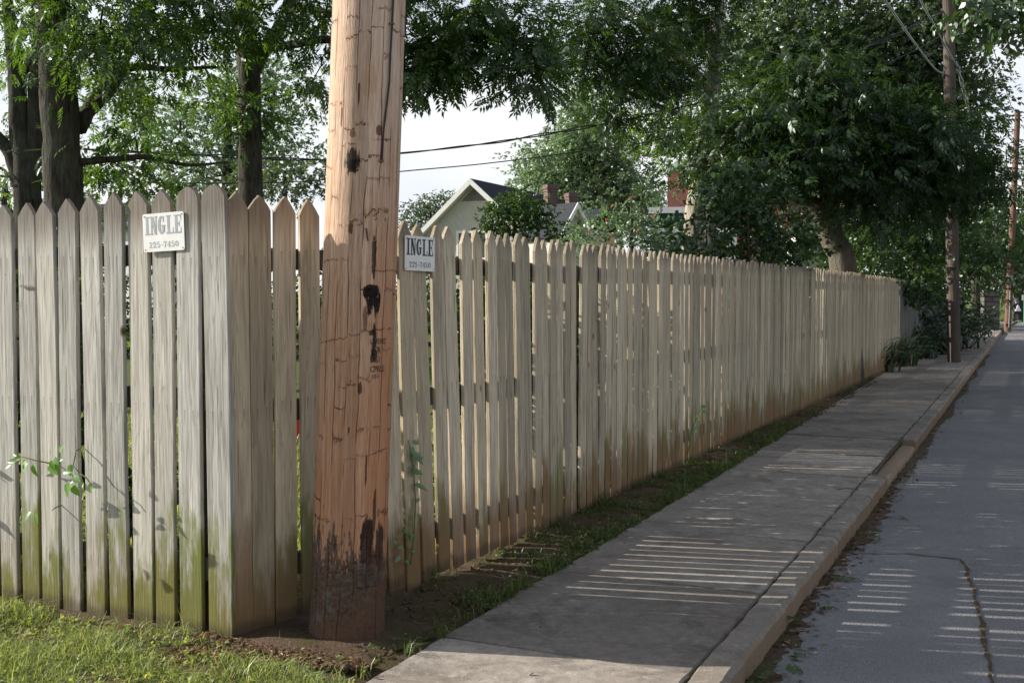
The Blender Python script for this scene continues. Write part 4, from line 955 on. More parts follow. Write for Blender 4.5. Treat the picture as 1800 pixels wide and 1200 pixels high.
# ------------------------------------------------------------------ far street furniture and walker
sg = G(1800, 566, -.5); sgp = P(1800, 566, 78); zsg = hz(st_of(sgp)[0]); sr = thing('street_sign', 'white sign plate on a green post beyond the distant pole', 'sign', (sgp.x, sgp.y, zsg))
pz = P(1801, 523, 78); mb = MB(); mb.tube([(sgp.x, sgp.y, zsg-.2), (sgp.x, sgp.y, pz.z+.2)], .05, 8)
M['green_paint'] = plain('green_paint', (.05, .22, .15), .6, .1, 5); mb.build('post', M['green_paint'], sr)
mb = MB(); mb.box((pz.x, pz.y-.07, pz.z), (.42, .02, .40)); mb.build('plate', M['sign'], sr)
gp = G(1737, 580, 0); gp.z = hz(st_of(gp)[0]); gp = P(1737, 578, 44); gp.z = hz(st_of(gp)[0])
M['stone'] = brick_mat('dark_stone_blocks', (.09, .085, .08), (.16, .15, .14), (.05, .05, .05), .4)
gr = thing('gate_pillar', 'dark stone gate pillar under trees left of the distant pole', 'pillar', tuple(gp))
mb = MB(); mb.box(gp + Vector((0, 0, .6)), (.62, .62, 1.5)); mb.build('shaft', M['stone'], gr); mb = MB(); mb.box(gp + Vector((0, 0, 1.42)), (.76, .76, .14)); mb.build('cap', M['stone'], gr)
mb = MB(); q = P(1776, 572, 43); mb.box((q.x+.35, q.y-2.5, .14), (.5, .35, .36)); tag(mb.build('stone_block', M['kerb']), 'small grey stone block at the foot of the distant pole', 'block')

def skin_body(name, pts, edges, rad, mat, parent, root_i=0, lv=2):
    me = bpy.data.meshes.new(name); off = wloc(parent); me.from_pydata([tuple(Vector(p)) for p in pts], edges, []); me.materials.append(mat)
    ob = bpy.data.objects.new(name, me); COL.objects.link(ob); ob.parent = parent
    sk = ob.modifiers.new('skin', 'SKIN'); 
    if not me.skin_vertices: me.skin_vertices.new() if hasattr(me.skin_vertices, 'new') else None
    for i, rr in enumerate(rad): me.skin_vertices[0].data[i].radius = rr if hasattr(rr, '__len__') else (rr, rr)
    me.skin_vertices[0].data[root_i].use_root = True
    sb = ob.modifiers.new('sub', 'SUBSURF'); sb.levels = lv; sb.render_levels = lv; sk.use_smooth_shade = True; return ob
wk = P(1786, 566, 87); wk.z = hz(st_of(wk)[0]); pe = thing('person', 'person walking away in dark jacket, blue cap and white apron-like cloth at the back', 'person', tuple(wk))
M['skin'] = plain('skin', (.32, .19, .14), .6, .1, 20); M['cloth_dark'] = plain('dark_cloth', (.020, .022, .028), .9, .3, 12); M['cloth_white'] = plain('white_cloth', (.72, .74, .80), .9, .05, 12); M['cap_blue'] = plain('blue_cap', (.06, .09, .40), .8, .1, 12)
bp_ = [(0,0,.93),(0,0,1.12),(0,0.02,1.34),(0,.02,1.46),(0,.03,1.54),(0,.05,1.66),          # pelvis..head 0-5
       (-.10,0,.88),(-.11,.10,.50),(-.11,.04,.09),(-.11,.16,.04),(.10,0,.88),(.12,-.08,.50),(.14,-.20,.13),(.14,-.12,.04),   # legs 6-13
       (-.19,.02,1.42),(-.30,.02,1.18),(-.36,.16,.98),(-.37,.20,.90),(.19,.02,1.42),(.25,.02,1.16),(.22,.16,.98),(.21,.21,.91)]
be = [(0,1),(1,2),(2,3),(3,4),(4,5),(0,6),(6,7),(7,8),(8,9),(0,10),(10,11),(11,12),(12,13),(3,14),(14,15),(15,16),(16,17),(3,18),(18,19),(19,20),(20,21)]
brd = [(.16,.12),(.15,.11),(.18,.12),(.12,.09),.055,(.088,.105),.095,.065,.045,.04,.095,.065,.045,.04,.07,.052,.042,.03,.07,.052,.042,.03]
skin_body('body', bp_, be, brd, M['skin'], pe)
skin_body('jacket', [(0,0,.98),(0,0,1.14),(0,.02,1.34),(0,.02,1.45),(-.20,.02,1.42),(-.31,.02,1.17),(-.355,.14,1.0),(.20,.02,1.42),(.26,.02,1.15),(.225,.14,1.0)], [(0,1),(1,2),(2,3),(3,4),(4,5),(5,6),(3,7),(7,8),(8,9)], [(.19,.15),(.185,.14),(.21,.15),(.13,.10),.085,.07,.055,.085,.07,.055], M['cloth_dark'], pe)
skin_body('trousers', [(0,0,.95),(-.10,0,.86),(-.11,.10,.50),(-.11,.04,.12),(.10,0,.86),(.12,-.08,.50),(.14,-.20,.16)], [(0,1),(1,2),(2,3),(0,4),(4,5),(5,6)], [(.175,.135),.115,.085,.07,.115,.085,.07], M['cloth_dark'], pe)
mb = MB(); vsw = []
for i in range(9):
    z = 1.36 - .06*i*1.0; hwid = .05 + .024*i*1.15
    for k in range(7):
        f = k/6 - .5; vsw.append(wk + Vector((.05 + f*2*hwid*.92, -.165 - .02*math.cos(f*3) - .012*i*.6 + .012*math.sin(k*2+i), z)))
mb.add(vsw, [(i*7+k, i*7+k+1, (i+1)*7+k+1, (i+1)*7+k) for i in range(8) for k in range(6)]); cl = mb.build('draped_cloth', M['cloth_white'], pe, smooth=True)
so = cl.modifiers.new('thick', 'SOLIDIFY'); so.thickness = .012
mb = MB(); mb.ico(wk + Vector((0, .05, 1.70)), .118, 2, (1, 1.1, .75)); mb.box(wk + Vector((0, .19, 1.69)), (.17, .12, .015)); mb.build('cap', M['cap_blue'], pe, smooth=True)
# red and white plastic things behind the boards
rb = P(524, 752, 10.6); M['red_plastic'] = plain('red_plastic', (.55, .05, .04), .4, .1, 9); M['white_plastic'] = plain('white_plastic', (.7, .72, .76), .4, .1, 9)
tb_ = thing('storage_tub', 'red plastic tub with a white lid glimpsed through a gap in the fence', 'tub', (rb.x, rb.y, 0))
mb = MB(); a = []; 
for z, w in ((0, .13), (.03, .14), (.25, .165), (.28, .17)): a += [(rb.x-w, rb.y-w, z), (rb.x+w, rb.y-w, z), (rb.x+w, rb.y+w, z), (rb.x-w, rb.y+w, z)]
mb.add(a, [(3,2,1,0)] + [(i*4+k, i*4+(k+1) % 4, (i+1)*4+(k+1) % 4, (i+1)*4+k) for i in range(3) for k in range(4)] + [(12,13,14,15)]); mb.build('body', M['red_plastic'], tb_)
mb = MB(); mb.box((rb.x, rb.y, .298), (.37, .37, .034)); mb.box((rb.x, rb.y, .33), (.27, .27, .028)); mb.build('lid', M['white_plastic'], tb_)

# ------------------------------------------------------------------ foliage kit
def leaf4(base, ang, L, W, dz=0.0, fold=.10, tilt=0.0):
    c, s = math.cos(ang), math.sin(ang); b = np.array(base, float); d = np.array((c, s, dz)); n = np.array((-s, c, 0))
    return [b, b + d*L*.48 + n*W/2 + (0, 0, fold*W + tilt*W), b + d*L + (0, 0, dz*L*.3), b + d*L*.48 - n*W/2 + (0, 0, fold*W - tilt*W)]
def T_pinnate(pairs=5, L=.42, W=.13, seed=1):
    r = random.Random(seed); V = []
    for i in range(pairs):
        x = .18 + .78*i/pairs
        for s in (-1, 1): V += leaf4((x, 0, -.10*x*x), s*R(r.uniform(48, 66)), L*r.uniform(.8, 1.1)*(1-.25*abs(i/pairs-.45)), W, -.28, .12, r.uniform(-.25, .25))
    V += leaf4((.93, 0, -.09), 0, L, W, -.3)
    return np.array(V), np.arange(len(V)).reshape(-1, 4)
def T_broad(n=7, L=.55, W=.30, seed=2, spread=1.0):
    r = random.Random(seed); V = []
    for i in range(n):
        x = .1 + .9*i/n; V += leaf4((x, 0, r.uniform(-.1, .1)), r.uniform(-1, 1)*R(75)*spread + (R(20) if i % 2 else R(-20)), L*r.uniform(.7, 1.15), W*r.uniform(.8, 1.2), r.uniform(-.5, .3), .15, r.uniform(-.5, .5))
    return np.array(V), np.arange(len(V)).reshape(-1, 4)
T_PEC = T_pinnate(); T_BRD = T_broad(); T_SML = T_broad(9, .34, .20, 5); T_BIG = T_broad(4, .62, .34, 8, .7); T_GRS = None
def scatter(T, pos, axis, nrm, size, tint, rs=None):
    """copies of the template T at pos with frames (axis, nrm); tint per copy"""
    V, F = T; n = len(pos); a = axis/np.linalg.norm(axis, axis=1, keepdims=True)
    b = np.cross(nrm, a); b /= np.maximum(np.linalg.norm(b, axis=1, keepdims=True), 1e-6); c = np.cross(a, b)
    W = (V[None, :, 0, None]*a[:, None, :] + V[None, :, 1, None]*b[:, None, :] + V[None, :, 2, None]*c[:, None, :]) * size[:, None, None] + pos[:, None, :]
    Fo = F[None] + (np.arange(n)*len(V))[:, None, None]
    leafv = nrg.normal(0, .10, (n, len(V)//4)) if len(V) % 4 == 0 else np.zeros((n, 1))
    At = np.repeat(tint[:, None] + leafv, 4, axis=1) if len(V) % 4 == 0 else np.repeat(tint[:, None], len(V), axis=1)
    return W.reshape(-1, 3), Fo.reshape(-1, F.shape[1]), np.clip(At, 0, 1).ravel()
def blob_px(px, py, d, rx, ry, rd=None):
    c = P(px, py, d); k = d/FPX; return (np.array(c), np.array((rx*k, rd if rd else (rx+ry)/2*k, ry*k)))
def clumps(blobs, per, seed, shell=.55):
    g = np.random.default_rng(seed); out = []
    for (c, rad) in blobs:
        n = max(3, int(per * (rad[0]*rad[1]*rad[2])**(1/3)**1 * 1.0 * (rad[0]*rad[2])**.5))
        v = g.normal(size=(n, 3)); v /= np.linalg.norm(v, axis=1, keepdims=True); u = g.random(n)**(shell)
        out.append(c + v*u[:, None]*rad)
    return np.concatenate(out)
def crown(name, root, T, mat, blobs, per=5.0, n_per=26, size=.25, spread=.38, droop=.5, seed=1, limbs=None, twig_mat=None, branch_r=.018, flat=.6, tint0=.45, tintv=.22, keep=None):
    g = np.random.default_rng(seed); cc = clumps(blobs, per, seed); size *= .70; n_per = int(n_per*1.75)
    if keep is not None: cc = np.array([c for c in cc if keep(c)])
    m = len(cc); k = n_per
    pos = np.repeat(cc, k, axis=0) + g.normal(size=(m*k, 3)) * np.array((spread, spread, spread*flat))
    out = pos - np.repeat(cc, k, axis=0); ax = out + g.normal(size=(m*k, 3))*spread*.7; ax[:, 2] -= droop*spread*1.2
    nr = g.normal(size=(m*k, 3))*.55 + np.array((0, 0, 1.0))
    tint = np.clip(np.repeat(g.normal(tint0, tintv*.7, m), k) + g.normal(0, tintv*.7, m*k), 0, 1)
    V, F, A = scatter(T, pos, ax, nr, size*g.uniform(.7, 1.25, m*k), tint)
    tv, tf = [], []
    if limbs is not None:                        # twigs from the nearest limb node to each clump
        nodes = [np.array(p) for p in limbs]; mb = MB(); order = sorted(range(m), key=lambda i: min(np.linalg.norm(cc[i]-q) for q in nodes))
        for i in order[:170]:
            dn = [np.linalg.norm(cc[i]-q) for q in nodes]; j = int(np.argmin(dn)); a = nodes[j]; b = cc[i]; L = dn[j]
            if L < .15: continue
            m1 = a*.6 + b*.4 + g.normal(size=3)*L*.10 + np.array((0, 0, .08*L)); m2 = a*.25 + b*.75 + g.normal(size=3)*L*.08
            r0 = min(branch_r*2.2, branch_r*(.6 + .35*L)); mb.tube([a, m1, m2, b], [r0, r0*.75, r0*.5, r0*.25], 4, False)
            nodes += [m1, m2]
        tv, tf = mb.v, mb.f
    if tv:
        F = np.concatenate((F, np.array(tf) + len(V))); V = np.concatenate((V, np.array(tv))); A = np.concatenate((A, np.zeros(len(tv))))
    mesh_np(name, V, F, mat, root, A, False, twig_mat or M['bark'], len(tf))
def trunk(root, paths, mat, n=12, wob=.10, name='trunk'):
    mb = MB(); nodes = []
    for k, (pts, rad) in enumerate(paths):
        fine = []; fr_ = []
        P_ = [pts[0]*2-pts[1]] + pts + [pts[-1]*2-pts[-2]]
        for i in range(1, len(P_)-2):
            a, b, c, d_ = P_[i-1:i+3]
            for q in range(4):
                t = q/4; fine.append(.5*((2*b)+(c-a)*t+(2*a-5*b+4*c-d_)*t*t+(3*b-3*c+d_-a)*t**3)); fr_.append(rad[i-1]*(1-t)+rad[i]*t)
        fine.append(pts[-1]); fr_.append(rad[-1]); mb.tube(fine, fr_, n if k == 0 else 8, True, wob); nodes += [np.array(p) for p in fine[2:]]
    mb.build(name, mat, root, smooth=True); return nodes
def base_pt(px, d): q = P(px, 600, d); return Vector((q.x, q.y, -.05))
def pxpath(base, pts, d): return [base] + [P(*p) if len(p) == 3 else P(p[0], p[1], d) for p in pts]

# ---- A: big left trunk
bA = base_pt(118, 13); tA = thing('pecan_tree', 'tall tree with a thick dark furrowed trunk behind the left end of the grey fence', 'tree', tuple(bA))
nA = trunk(tA, [(pxpath(bA, [(112, 345), (106, 220), (100, 100), (92, -20), (80, -220), (70, -420)], 13), [.30, .218, .205, .20, .19, .17, .11]),
                (pxpath(P(140, 225, 13.2), [(165, 175, 13.6), (200, 135, 14), (232, 85, 14.4), (250, 30, 14.8), (262, -60, 15)], 13), [.10, .075, .06, .05, .04, .02]),
                (pxpath(P(140, 210, 13.2), [(190, 165, 13.5), (228, 120, 13.8), (300, 122, 14.2), (380, 118, 14.6)], 13), [.08, .065, .05, .035, .02]),
                (pxpath(P(140, 285, 13), [(200, 280, 13.2), (260, 276, 13.6), (330, 290, 14), (400, 285, 14.4)], 13), [.05, .04, .032, .022, .012]),
                (pxpath(P(110, -100, 13), [(200, -150, 12.4), (320, -180, 12)], 13), [.12, .09, .03])], M['bark'], 18, .16)
crown('crown', tA, T_PEC, M['lf_pecan'], [blob_px(60, 10, 12.5, 110, 60, 1.2), blob_px(190, 40, 12.0, 140, 60, 1.3), blob_px(330, 30, 13.5, 140, 80, 1.5), blob_px(170, 70, 11.8, 90, 40, .7), blob_px(255, 255, 13.8, 90, 55, .9), blob_px(190, 300, 14, 60, 40, .7), blob_px(150, -150, 12.5, 260, 90, 1.8), blob_px(290, 150, 14.2, 90, 45, .8)],
      per=13, n_per=26, size=.30, spread=.32, droop=.9, seed=11, limbs=nA, flat=.7, tint0=.4)
# ---- B: dark many-stemmed tree at the far left
bB = base_pt(52, 17); tB = thing('multi_stem_tree', 'dark many-stemmed tree with yellow-green leaves at the far left of the view', 'tree', tuple(bB))
nB = trunk(tB, [(pxpath(bB, [(48, 320), (36, 240), (30, 150), (18, 40), (5, -60)], 17), [.24, .20, .16, .13, .10, .05]),
                (pxpath(P(55, 330, 17), [(62, 240), (60, 150), (70, 60), (75, -40)], 17), [.15, .12, .10, .08, .04]),
                (pxpath(P(40, 335, 17), [(18, 270), (-6, 240), (-40, 200)], 17), [.14, .11, .09, .04]),
                (pxpath(P(32, 180, 17), [(50, 105), (62, 75), (58, 20)], 17), [.06, .05, .04, .02])], M['bark_shaded'], 12, .14)
crown('crown', tB, T_PEC, M['lf_bright'], [blob_px(20, 150, 18, 70, 70, 1.5), blob_px(40, 60, 18.5, 80, 60, 1.6), blob_px(-40, 230, 18, 70, 60, 1.4), blob_px(170, 120, 19, 60, 60, 1.4), blob_px(5, 330, 19, 60, 30, 1.2)], per=7, n_per=22, size=.30, spread=.40, droop=.7, seed=13, limbs=nB, tint0=.5)
# ---- C: forked trunk; its right limb reaches over behind the pole
bC = base_pt(440, 15); tC = thing('pecan_tree', 'forked dark tree left of the near pole with a long limb reaching over the sky', 'tree', tuple(bC))
nC = trunk(tC, [(pxpath(bC, [(440, 345), (439, 230), (438, 130), (434, 80), (428, 0), (424, -120), (415, -260)], 15), [.20, .16, .148, .15, .14, .115, .09, .04]),
                (pxpath(P(440, 135, 15), [(462, 92), (488, 55), (510, 0), (520, -90), (524, -200)], 15), [.10, .105, .095, .085, .06, .03]),
                (pxpath(P(470, 85, 15), [(520, 78, 14.6), (570, 70, 14.2), (650, 72, 13.8), (720, 82, 13.5), (780, 76, 13.3), (860, 62, 13), (930, 75, 12.8)], 15), [.06, .055, .05, .045, .042, .035, .025, .012]),
                (pxpath(P(500, 20, 15), [(540, 12, 14.4), (575, 25, 14), (700, 5, 13.6), (830, -20, 13.2), (960, -30, 13)], 15), [.07, .06, .055, .05, .035, .015]),
                (pxpath(P(720, 82, 13.5), [(770, 55, 13.4), (820, 30, 13.3)], 15), [.03, .022, .01])], M['bark'], 14, .14)
crown('crown', tC, T_PEC, M['lf_pecan'], [blob_px(350, 55, 13.6, 85, 45, .9), blob_px(470, 30, 13.4, 90, 42, .9), blob_px(540, 100, 14.2, 50, 60, .8),
      blob_px(760, 15, 13.4, 120, 60, 1.2), blob_px(725, 75, 13.4, 45, 34, .6), blob_px(805, 92, 13.2, 62, 28, .6), blob_px(716, 128, 13.3, 12, 22, .25), blob_px(760, 112, 13.2, 16, 14, .25), blob_px(880, 40, 13, 80, 50, 1), blob_px(915, 100, 12.9, 50, 30, .6), blob_px(935, 135, 12.9, 18, 16, .3), blob_px(780, 70, 13.3, 90, 34, .6), blob_px(830, 60, 13.2, 60, 30, .6),
      blob_px(640, 20, 13.7, 110, 70, 1.1), blob_px(950, 60, 13, 60, 70, .8), blob_px(620, -120, 13.5, 400, 90, 2.0), blob_px(440, 200, 15, 10, 10, .3)],
      per=13.5, n_per=23, size=.31, spread=.20, droop=.55, seed=17, limbs=nC, flat=.8, tint0=.38)
# ---- D: pale tree in the gap between the trunks, and the darker ones around it
def far_tree(px, d, blobs, mat, label, seed, trunk_top, r0=.25, T=T_SML, size=.5, per=2.2, n_per=30, spread=.7, name='shade_tree', tint0=.45, cat='tree', limbs_px=(), bk='bark', droop=.35):
    b = base_pt(px, d); b.z = -.05 + hz(st_of(b)[0]); t = thing(name, label, cat, tuple(b))
    ps = [(pxpath(b, [(px, 420), (trunk_top[0], (trunk_top[1]+420)/2), trunk_top], d), [r0, r0*.85, r0*.6, r0*.2])]
    for lp_ in limbs_px: ps.append((pxpath(P(*lp_[0], d), list(lp_[1:]), d), [r0*.45] + [r0*.45*(1-(i+1)/len(lp_)) + .01 for i in range(len(lp_)-1)]))
    nd = trunk(t, ps, M[bk], 9, .12)
    crown('crown', t, T, M[mat], [blob_px(*q) for q in blobs], per=per, n_per=n_per, size=size, spread=spread, droop=droop, seed=seed, limbs=nd, twig_mat=M[bk], branch_r=r0*.16, tint0=tint0)
    return t
far_tree(405, 34, [(400, 180, 34, 150, 70, 2.5), (300, 250, 35, 90, 60, 2), (480, 260, 34, 90, 60, 2), (500, 150, 34, 70, 55, 1.8), (360, 300, 34, 130, 40, 2), (230, 200, 36, 50, 60, 1.6)], 'lf_pale', 'pale green tree filling the gap between the two dark trunks', 19, (400, 120), .3, size=.42, per=3.8, n_per=38, spread=.60)
far_tree(505, 27, [(490, 315, 27, 70, 28, 1.2), (310, 330, 27, 80, 22, 1.2), (230, 315, 27, 55, 30, 1.2), (430, 320, 28, 60, 24, 1.2), (540, 300, 28, 30, 40, 1)], 'lf_far', 'dusky green tree low behind the grey fence left of the near pole', 23, (500, 300), .16, size=.40, per=3.0, n_per=26, spread=.45)
far_tree(30, 30, [(0, 330, 30, 90, 40, 2), (110, 320, 32, 40, 40, 2), (-120, 300, 30, 100, 80, 3)], 'lf_far', 'low green tree behind the far left boards', 27, (10, 300), .2, size=.4, per=2.4, n_per=26, spread=.5)
# ---- E: airy light tree behind the house
far_tree(1042, 76, [(1040, 225, 76, 75, 45, 3.6), (990, 270, 76, 75, 40, 3.6), (1080, 290, 76, 85, 55, 4.0), (1000, 340, 76, 85, 45, 4.0), (1090, 370, 76, 80, 40, 3.6), (960, 310, 76, 45, 40, 2.9), (1135, 330, 76, 40, 52, 2.9), (1010, 190, 76, 45, 25, 2.2)], 'lf_pale', 'airy pale green tree standing behind the chimneys', 29, (1040, 230), .34, size=.78, per=2.1, n_per=46, spread=.78,
         limbs_px=[((1042, 360), (1015, 320), (995, 270)), ((1042, 350), (1075, 310), (1095, 260)), ((1040, 330), (1050, 270), (1055, 210))], bk='bark_smooth', tint0=.55)
far_tree(757, 85, [(757, 372, 85, 38, 22, 2.2), (735, 385, 85, 20, 18, 1.6), (785, 362, 85, 18, 14, 1.5)], 'lf_far', 'small round distant tree left of the cream house', 31, (757, 370), .3, size=.7, per=1.2, n_per=40, spread=.7, name='round_tree')
far_tree(905, 36, [(905, 378, 36, 36, 22, 1.1), (885, 395, 36, 32, 18, 1), (932, 395, 36, 30, 20, 1), (985, 405, 36, 30, 12, .9), (872, 402, 36, 18, 10, .8), (912, 354, 36, 24, 14, .8), (888, 362, 36, 16, 12, .7), (940, 375, 36, 12, 12, .6)], 'lf_dark', 'dense glossy shrub in front of the cream house', 37, (905, 370), .08, T=T_BRD, size=.26, per=10, n_per=26, spread=.22, name='evergreen_shrub', tint0=.75, cat='shrub')
# crape myrtle with red blossoms
cm = far_tree(1110, 27, [(1110, 365, 27, 46, 45, 1.1), (1075, 395, 27, 42, 32, 1), (1140, 400, 27, 36, 38, 1), (1130, 420, 27, 80, 34, 1.1), (1030, 415, 27, 30, 20, .8)], 'lf_pale', 'tall loose shrub dotted with red blossoms behind the tan fence', 41, (1110, 330), .06, T=T_SML, size=.32, per=3.2, n_per=24, spread=.36, name='flowering_shrub', tint0=.25, cat='shrub')
rr_ = random.Random(3); mb = MB()
for px, py in ((1108, 347), (1076, 361), (1068, 387), (1150, 380), (1122, 405), (1040, 404)):
    for k in range(3): mb.ico(P(px, py, 25.6) + Vector((rr_.gauss(0, .025), rr_.gauss(0, .025), rr_.gauss(0, .025))), .019, 1)
mb.build('blossoms', M['red_flower'], cm, smooth=True)
# ---- J: leaning pale trunk with dark hanging foliage left of the big dark tree
bJ = base_pt(1216, 25); tJ = thing('sycamore_tree', 'leaning pale-barked tree whose dark foliage hangs over the gap of sky', 'tree', tuple(bJ))
nJ = trunk(tJ, [(pxpath(bJ, [(1220, 400), (1228, 330), (1238, 260), (1246, 210), (1255, 120), (1262, 0), (1265, -150)], 25), [.34, .24, .22, .21, .20, .18, .14, .06]),
                (pxpath(P(1250, 160, 25), [(1180, 90, 23.5), (1120, 40, 22.5), (1040, -10, 22)], 25), [.12, .10, .07, .03]),
                (pxpath(P(1240, 230, 25), [(1190, 200, 24), (1140, 180, 23), (1080, 150, 22)], 25), [.09, .07, .05, .02])], M['bark_pale'], 12, .08)
crown('crown', tJ, T_PEC, M['lf_dark'], [blob_px(1080, 60, 21, 120, 65, 1.6), blob_px(1000, 75, 20.5, 50, 36, .9), blob_px(1030, 130, 20.5, 20, 16, .5), blob_px(1095, 135, 21, 66, 36, 1.1), blob_px(1160, 120, 22, 80, 80, 1.5), blob_px(1080, 200, 21.5, 22, 22, .5), blob_px(1175, 215, 22.5, 36, 36, .8), blob_px(1200, 60, 24, 90, 80, 2), blob_px(1150, -60, 22.5, 250, 70, 2.2)],
      per=14, n_per=30, size=.34, spread=.26, droop=.5, seed=43, limbs=nJ, flat=.8, tint0=.35)
far_tree(1250, 33, [(1190, 200, 33, 60, 35, 1.5), (1190, 255, 33, 40, 22, 1.2), (1250, 200, 33, 50, 45, 1.4), (1160, 235, 33, 36, 34, 1.2), (1225, 275, 33, 14, 10, .6)], 'lf_bright', 'sunlit yellow-green tree behind the leaning pale trunk', 47, (1250, 200), .2, T=T_SML, size=.40, per=2.6, n_per=26, spread=.55, tint0=.6)
# ---- K: big dark tree over the fence
bK = base_pt(1492, 17.6); tK = thing('shade_tree', 'low spreading dark tree with a bent grey trunk right behind the tan fence', 'tree', tuple(bK))
nK = trunk(tK, [(pxpath(bK, [(1482, 470), (1468, 430), (1452, 390), (1440, 365), (1400, 330), (1370, 290), (1340, 240)], 17.6), [.26, .215, .20, .20, .20, .13, .09, .04]),
                (pxpath(P(1458, 385, 17.6), [(1462, 345), (1470, 300), (1478, 230), (1490, 160)], 17.6), [.15, .13, .10, .07, .03]),
                (pxpath(P(1462, 400, 17.6), [(1500, 360, 17.4), (1560, 330, 17.2), (1620, 310, 17)], 17.6), [.09, .07, .05, .02]),
                (pxpath(P(1405, 335, 17.6), [(1330, 320, 17), (1260, 300, 16.4), (1210, 290, 16)], 17.6), [.07, .05, .04, .02])], M['bark_smooth'], 14, .05)
crown('crown', tK, T_PEC, M['lf_dark'], [blob_px(1400, 190, 17.2, 140, 75, 1.6), blob_px(1310, 240, 16.6, 95, 65, 1.2), blob_px(1500, 220, 16.8, 120, 85, 1.4), blob_px(1400, 270, 16.0, 120, 60, 1), blob_px(1580, 270, 17.2, 110, 80, 1.4), blob_px(1640, 330, 17.6, 65, 60, 1.1), blob_px(1540, 340, 16.4, 90, 50, .9), blob_px(1250, 290, 16.2, 50, 40, .9), blob_px(1330, 310, 15.8, 70, 34, .7), blob_px(1610, 230, 17.8, 80, 70, 1.2), blob_px(1500, 300, 17.8, 110, 60, 1)],
      per=21, n_per=34, size=.33, spread=.33, droop=.8, seed=53, limbs=nK, twig_mat=M['bark_smooth'], flat=.6, tint0=.20)
# ---- M: ivy-clad mound and bushes right behind the fence
def bush(px, d, blobs, mat, label, seed, T=T_BRD, size=.16, per=10, n_per=26, spread=.22, name='bush', tint0=.4, cat='shrub', droop=.2, upright=0.0):
    b = base_pt(px, d); b.z = hz(st_of(b)[0]); t = thing(name, label, cat, tuple(b)); mb = MB(); r = random.Random(seed); bl = [blob_px(*q) for q in blobs]; nd = []
    for c, rad in bl[:5]:
        for k in range(3):
            e = Vector(c) + Vector((r.gauss(0, .4)*rad[0], r.gauss(0, .4)*rad[1], r.uniform(-.3, .6)*rad[2])); s = b + Vector((r.gauss(0, .12), r.gauss(0, .12), 0)); m1 = s.lerp(e, .5) + Vector((r.gauss(0, .1), 0, .15))
            mb.tube([s, m1, e], [.03, .02, .008], 5, False); nd += [np.array(m1), np.array(e)]
    mb.build('stems', M['bark'], t, smooth=True); crown('foliage', t, T, M[mat], bl, per=per, n_per=n_per, size=size, spread=spread, droop=droop - upright, seed=seed, limbs=nd, branch_r=.010, tint0=tint0); return t
bush(1290, 13.2, [(1290, 380, 13.2, 90, 75, 1), (1230, 430, 13, 70, 40, .9), (1365, 410, 13.6, 55, 50, .9), (1310, 325, 13.2, 50, 32, .8), (1215, 455, 12.6, 50, 26, .7), (1330, 470, 13.6, 80, 40, .8)], 'lf_ivy', 'tall mound of dark broad leaves over the tan fence left of the bent trunk', 59, size=.19, per=15, n_per=26, spread=.20, name='leafy_mound', cat='shrub')
bush(1585, 25, [(1590, 440, 24.5, 85, 40, 1.2), (1540, 450, 22, 60, 35, 1), (1650, 455, 29, 60, 45, 1.2), (1620, 410, 25, 60, 30, 1), (1560, 400, 24, 60, 40, 1.2), (1500, 440, 20.5, 30, 34, .9), (1640, 380, 27, 60, 40, 1.2)], 'lf_dark', 'feathery dark shrub behind the fence between the bent trunk and the grey-brown pole', 61, T=T_SML, size=.32, per=15, n_per=30, spread=.32, upright=1.2, droop=0, name='feathery_shrub')
bush(1640, 31, [(1625, 500, 24.5, 34, 30, .45), (1660, 505, 29, 30, 35, .45), (1600, 500, 22.5, 18, 22, .3), (1640, 478, 27, 40, 20, .6)], 'lf_dark', 'creeper hanging over the top of the far blue-grey fence', 67, T=T_BRD, size=.24, per=11, n_per=24, spread=.24, name='creeper', cat='creeper', droop=1.2)
# ---- L: tall trees behind the dark one, right half of the skyline
far_tree(1620, 33, [(1600, 60, 33, 120, 80, 2.4), (1500, 80, 34, 110, 70, 2.4), (1400, 60, 34, 120, 80, 2.4), (1290, 60, 33, 100, 80, 2.2), (1680, 120, 33, 62, 75, 1.8), (1718, 75, 33, 36, 50, 1.3), (1716, 150, 33, 28, 38, 1.1), (1650, 200, 33, 70, 60, 1.8), (1500, -60, 33, 280, 70, 3), (1560, 150, 34, 90, 50, 2), (1440, 140, 34, 110, 60, 2), (1340, 150, 34, 80, 60, 2), (1570, 220, 34, 120, 60, 2), (1690, 40, 33, 70, 50, 1.6)], 'lf_light', 'tall mid-green tree rising behind the dark tree and the grey-brown pole', 71, (1625, -40), .42, T=T_SML, size=.46, per=5.6, n_per=44, spread=.60,
         limbs_px=[((1622, 200), (1600, 150), (1560, 80)), ((1622, 220), (1640, 140), (1645, 60), (1690, 0))], tint0=.30, name='tall_tree')
far_tree(1715, 40, [(1695, 300, 31, 40, 50, 1.4), (1700, 250, 32, 30, 40, 1.2), (1708, 370, 31, 38, 42, 1.4), (1695, 430, 30, 40, 40, 1.3), (1722, 440, 33, 28, 40, 1.1), (1688, 480, 29, 34, 30, 1.1)], 'lf_dark', 'drooping dark green tree right of the grey-brown pole', 73, (1708, 300), .16, T=T_PEC, size=.46, per=8.0, n_per=28, spread=.40, tint0=.35, droop=.7)
bush(1650, 26, [(1605, 600, 24.2, 30, 34, .45), (1640, 590, 26, 30, 34, .5), (1625, 560, 25.5, 24, 26, .4)], 'lf_strap', 'dark weedy bush against the far fence just left of the grey-brown pole', 83, T=T_SML, size=.28, per=13, n_per=24, spread=.20, tint0=.25)
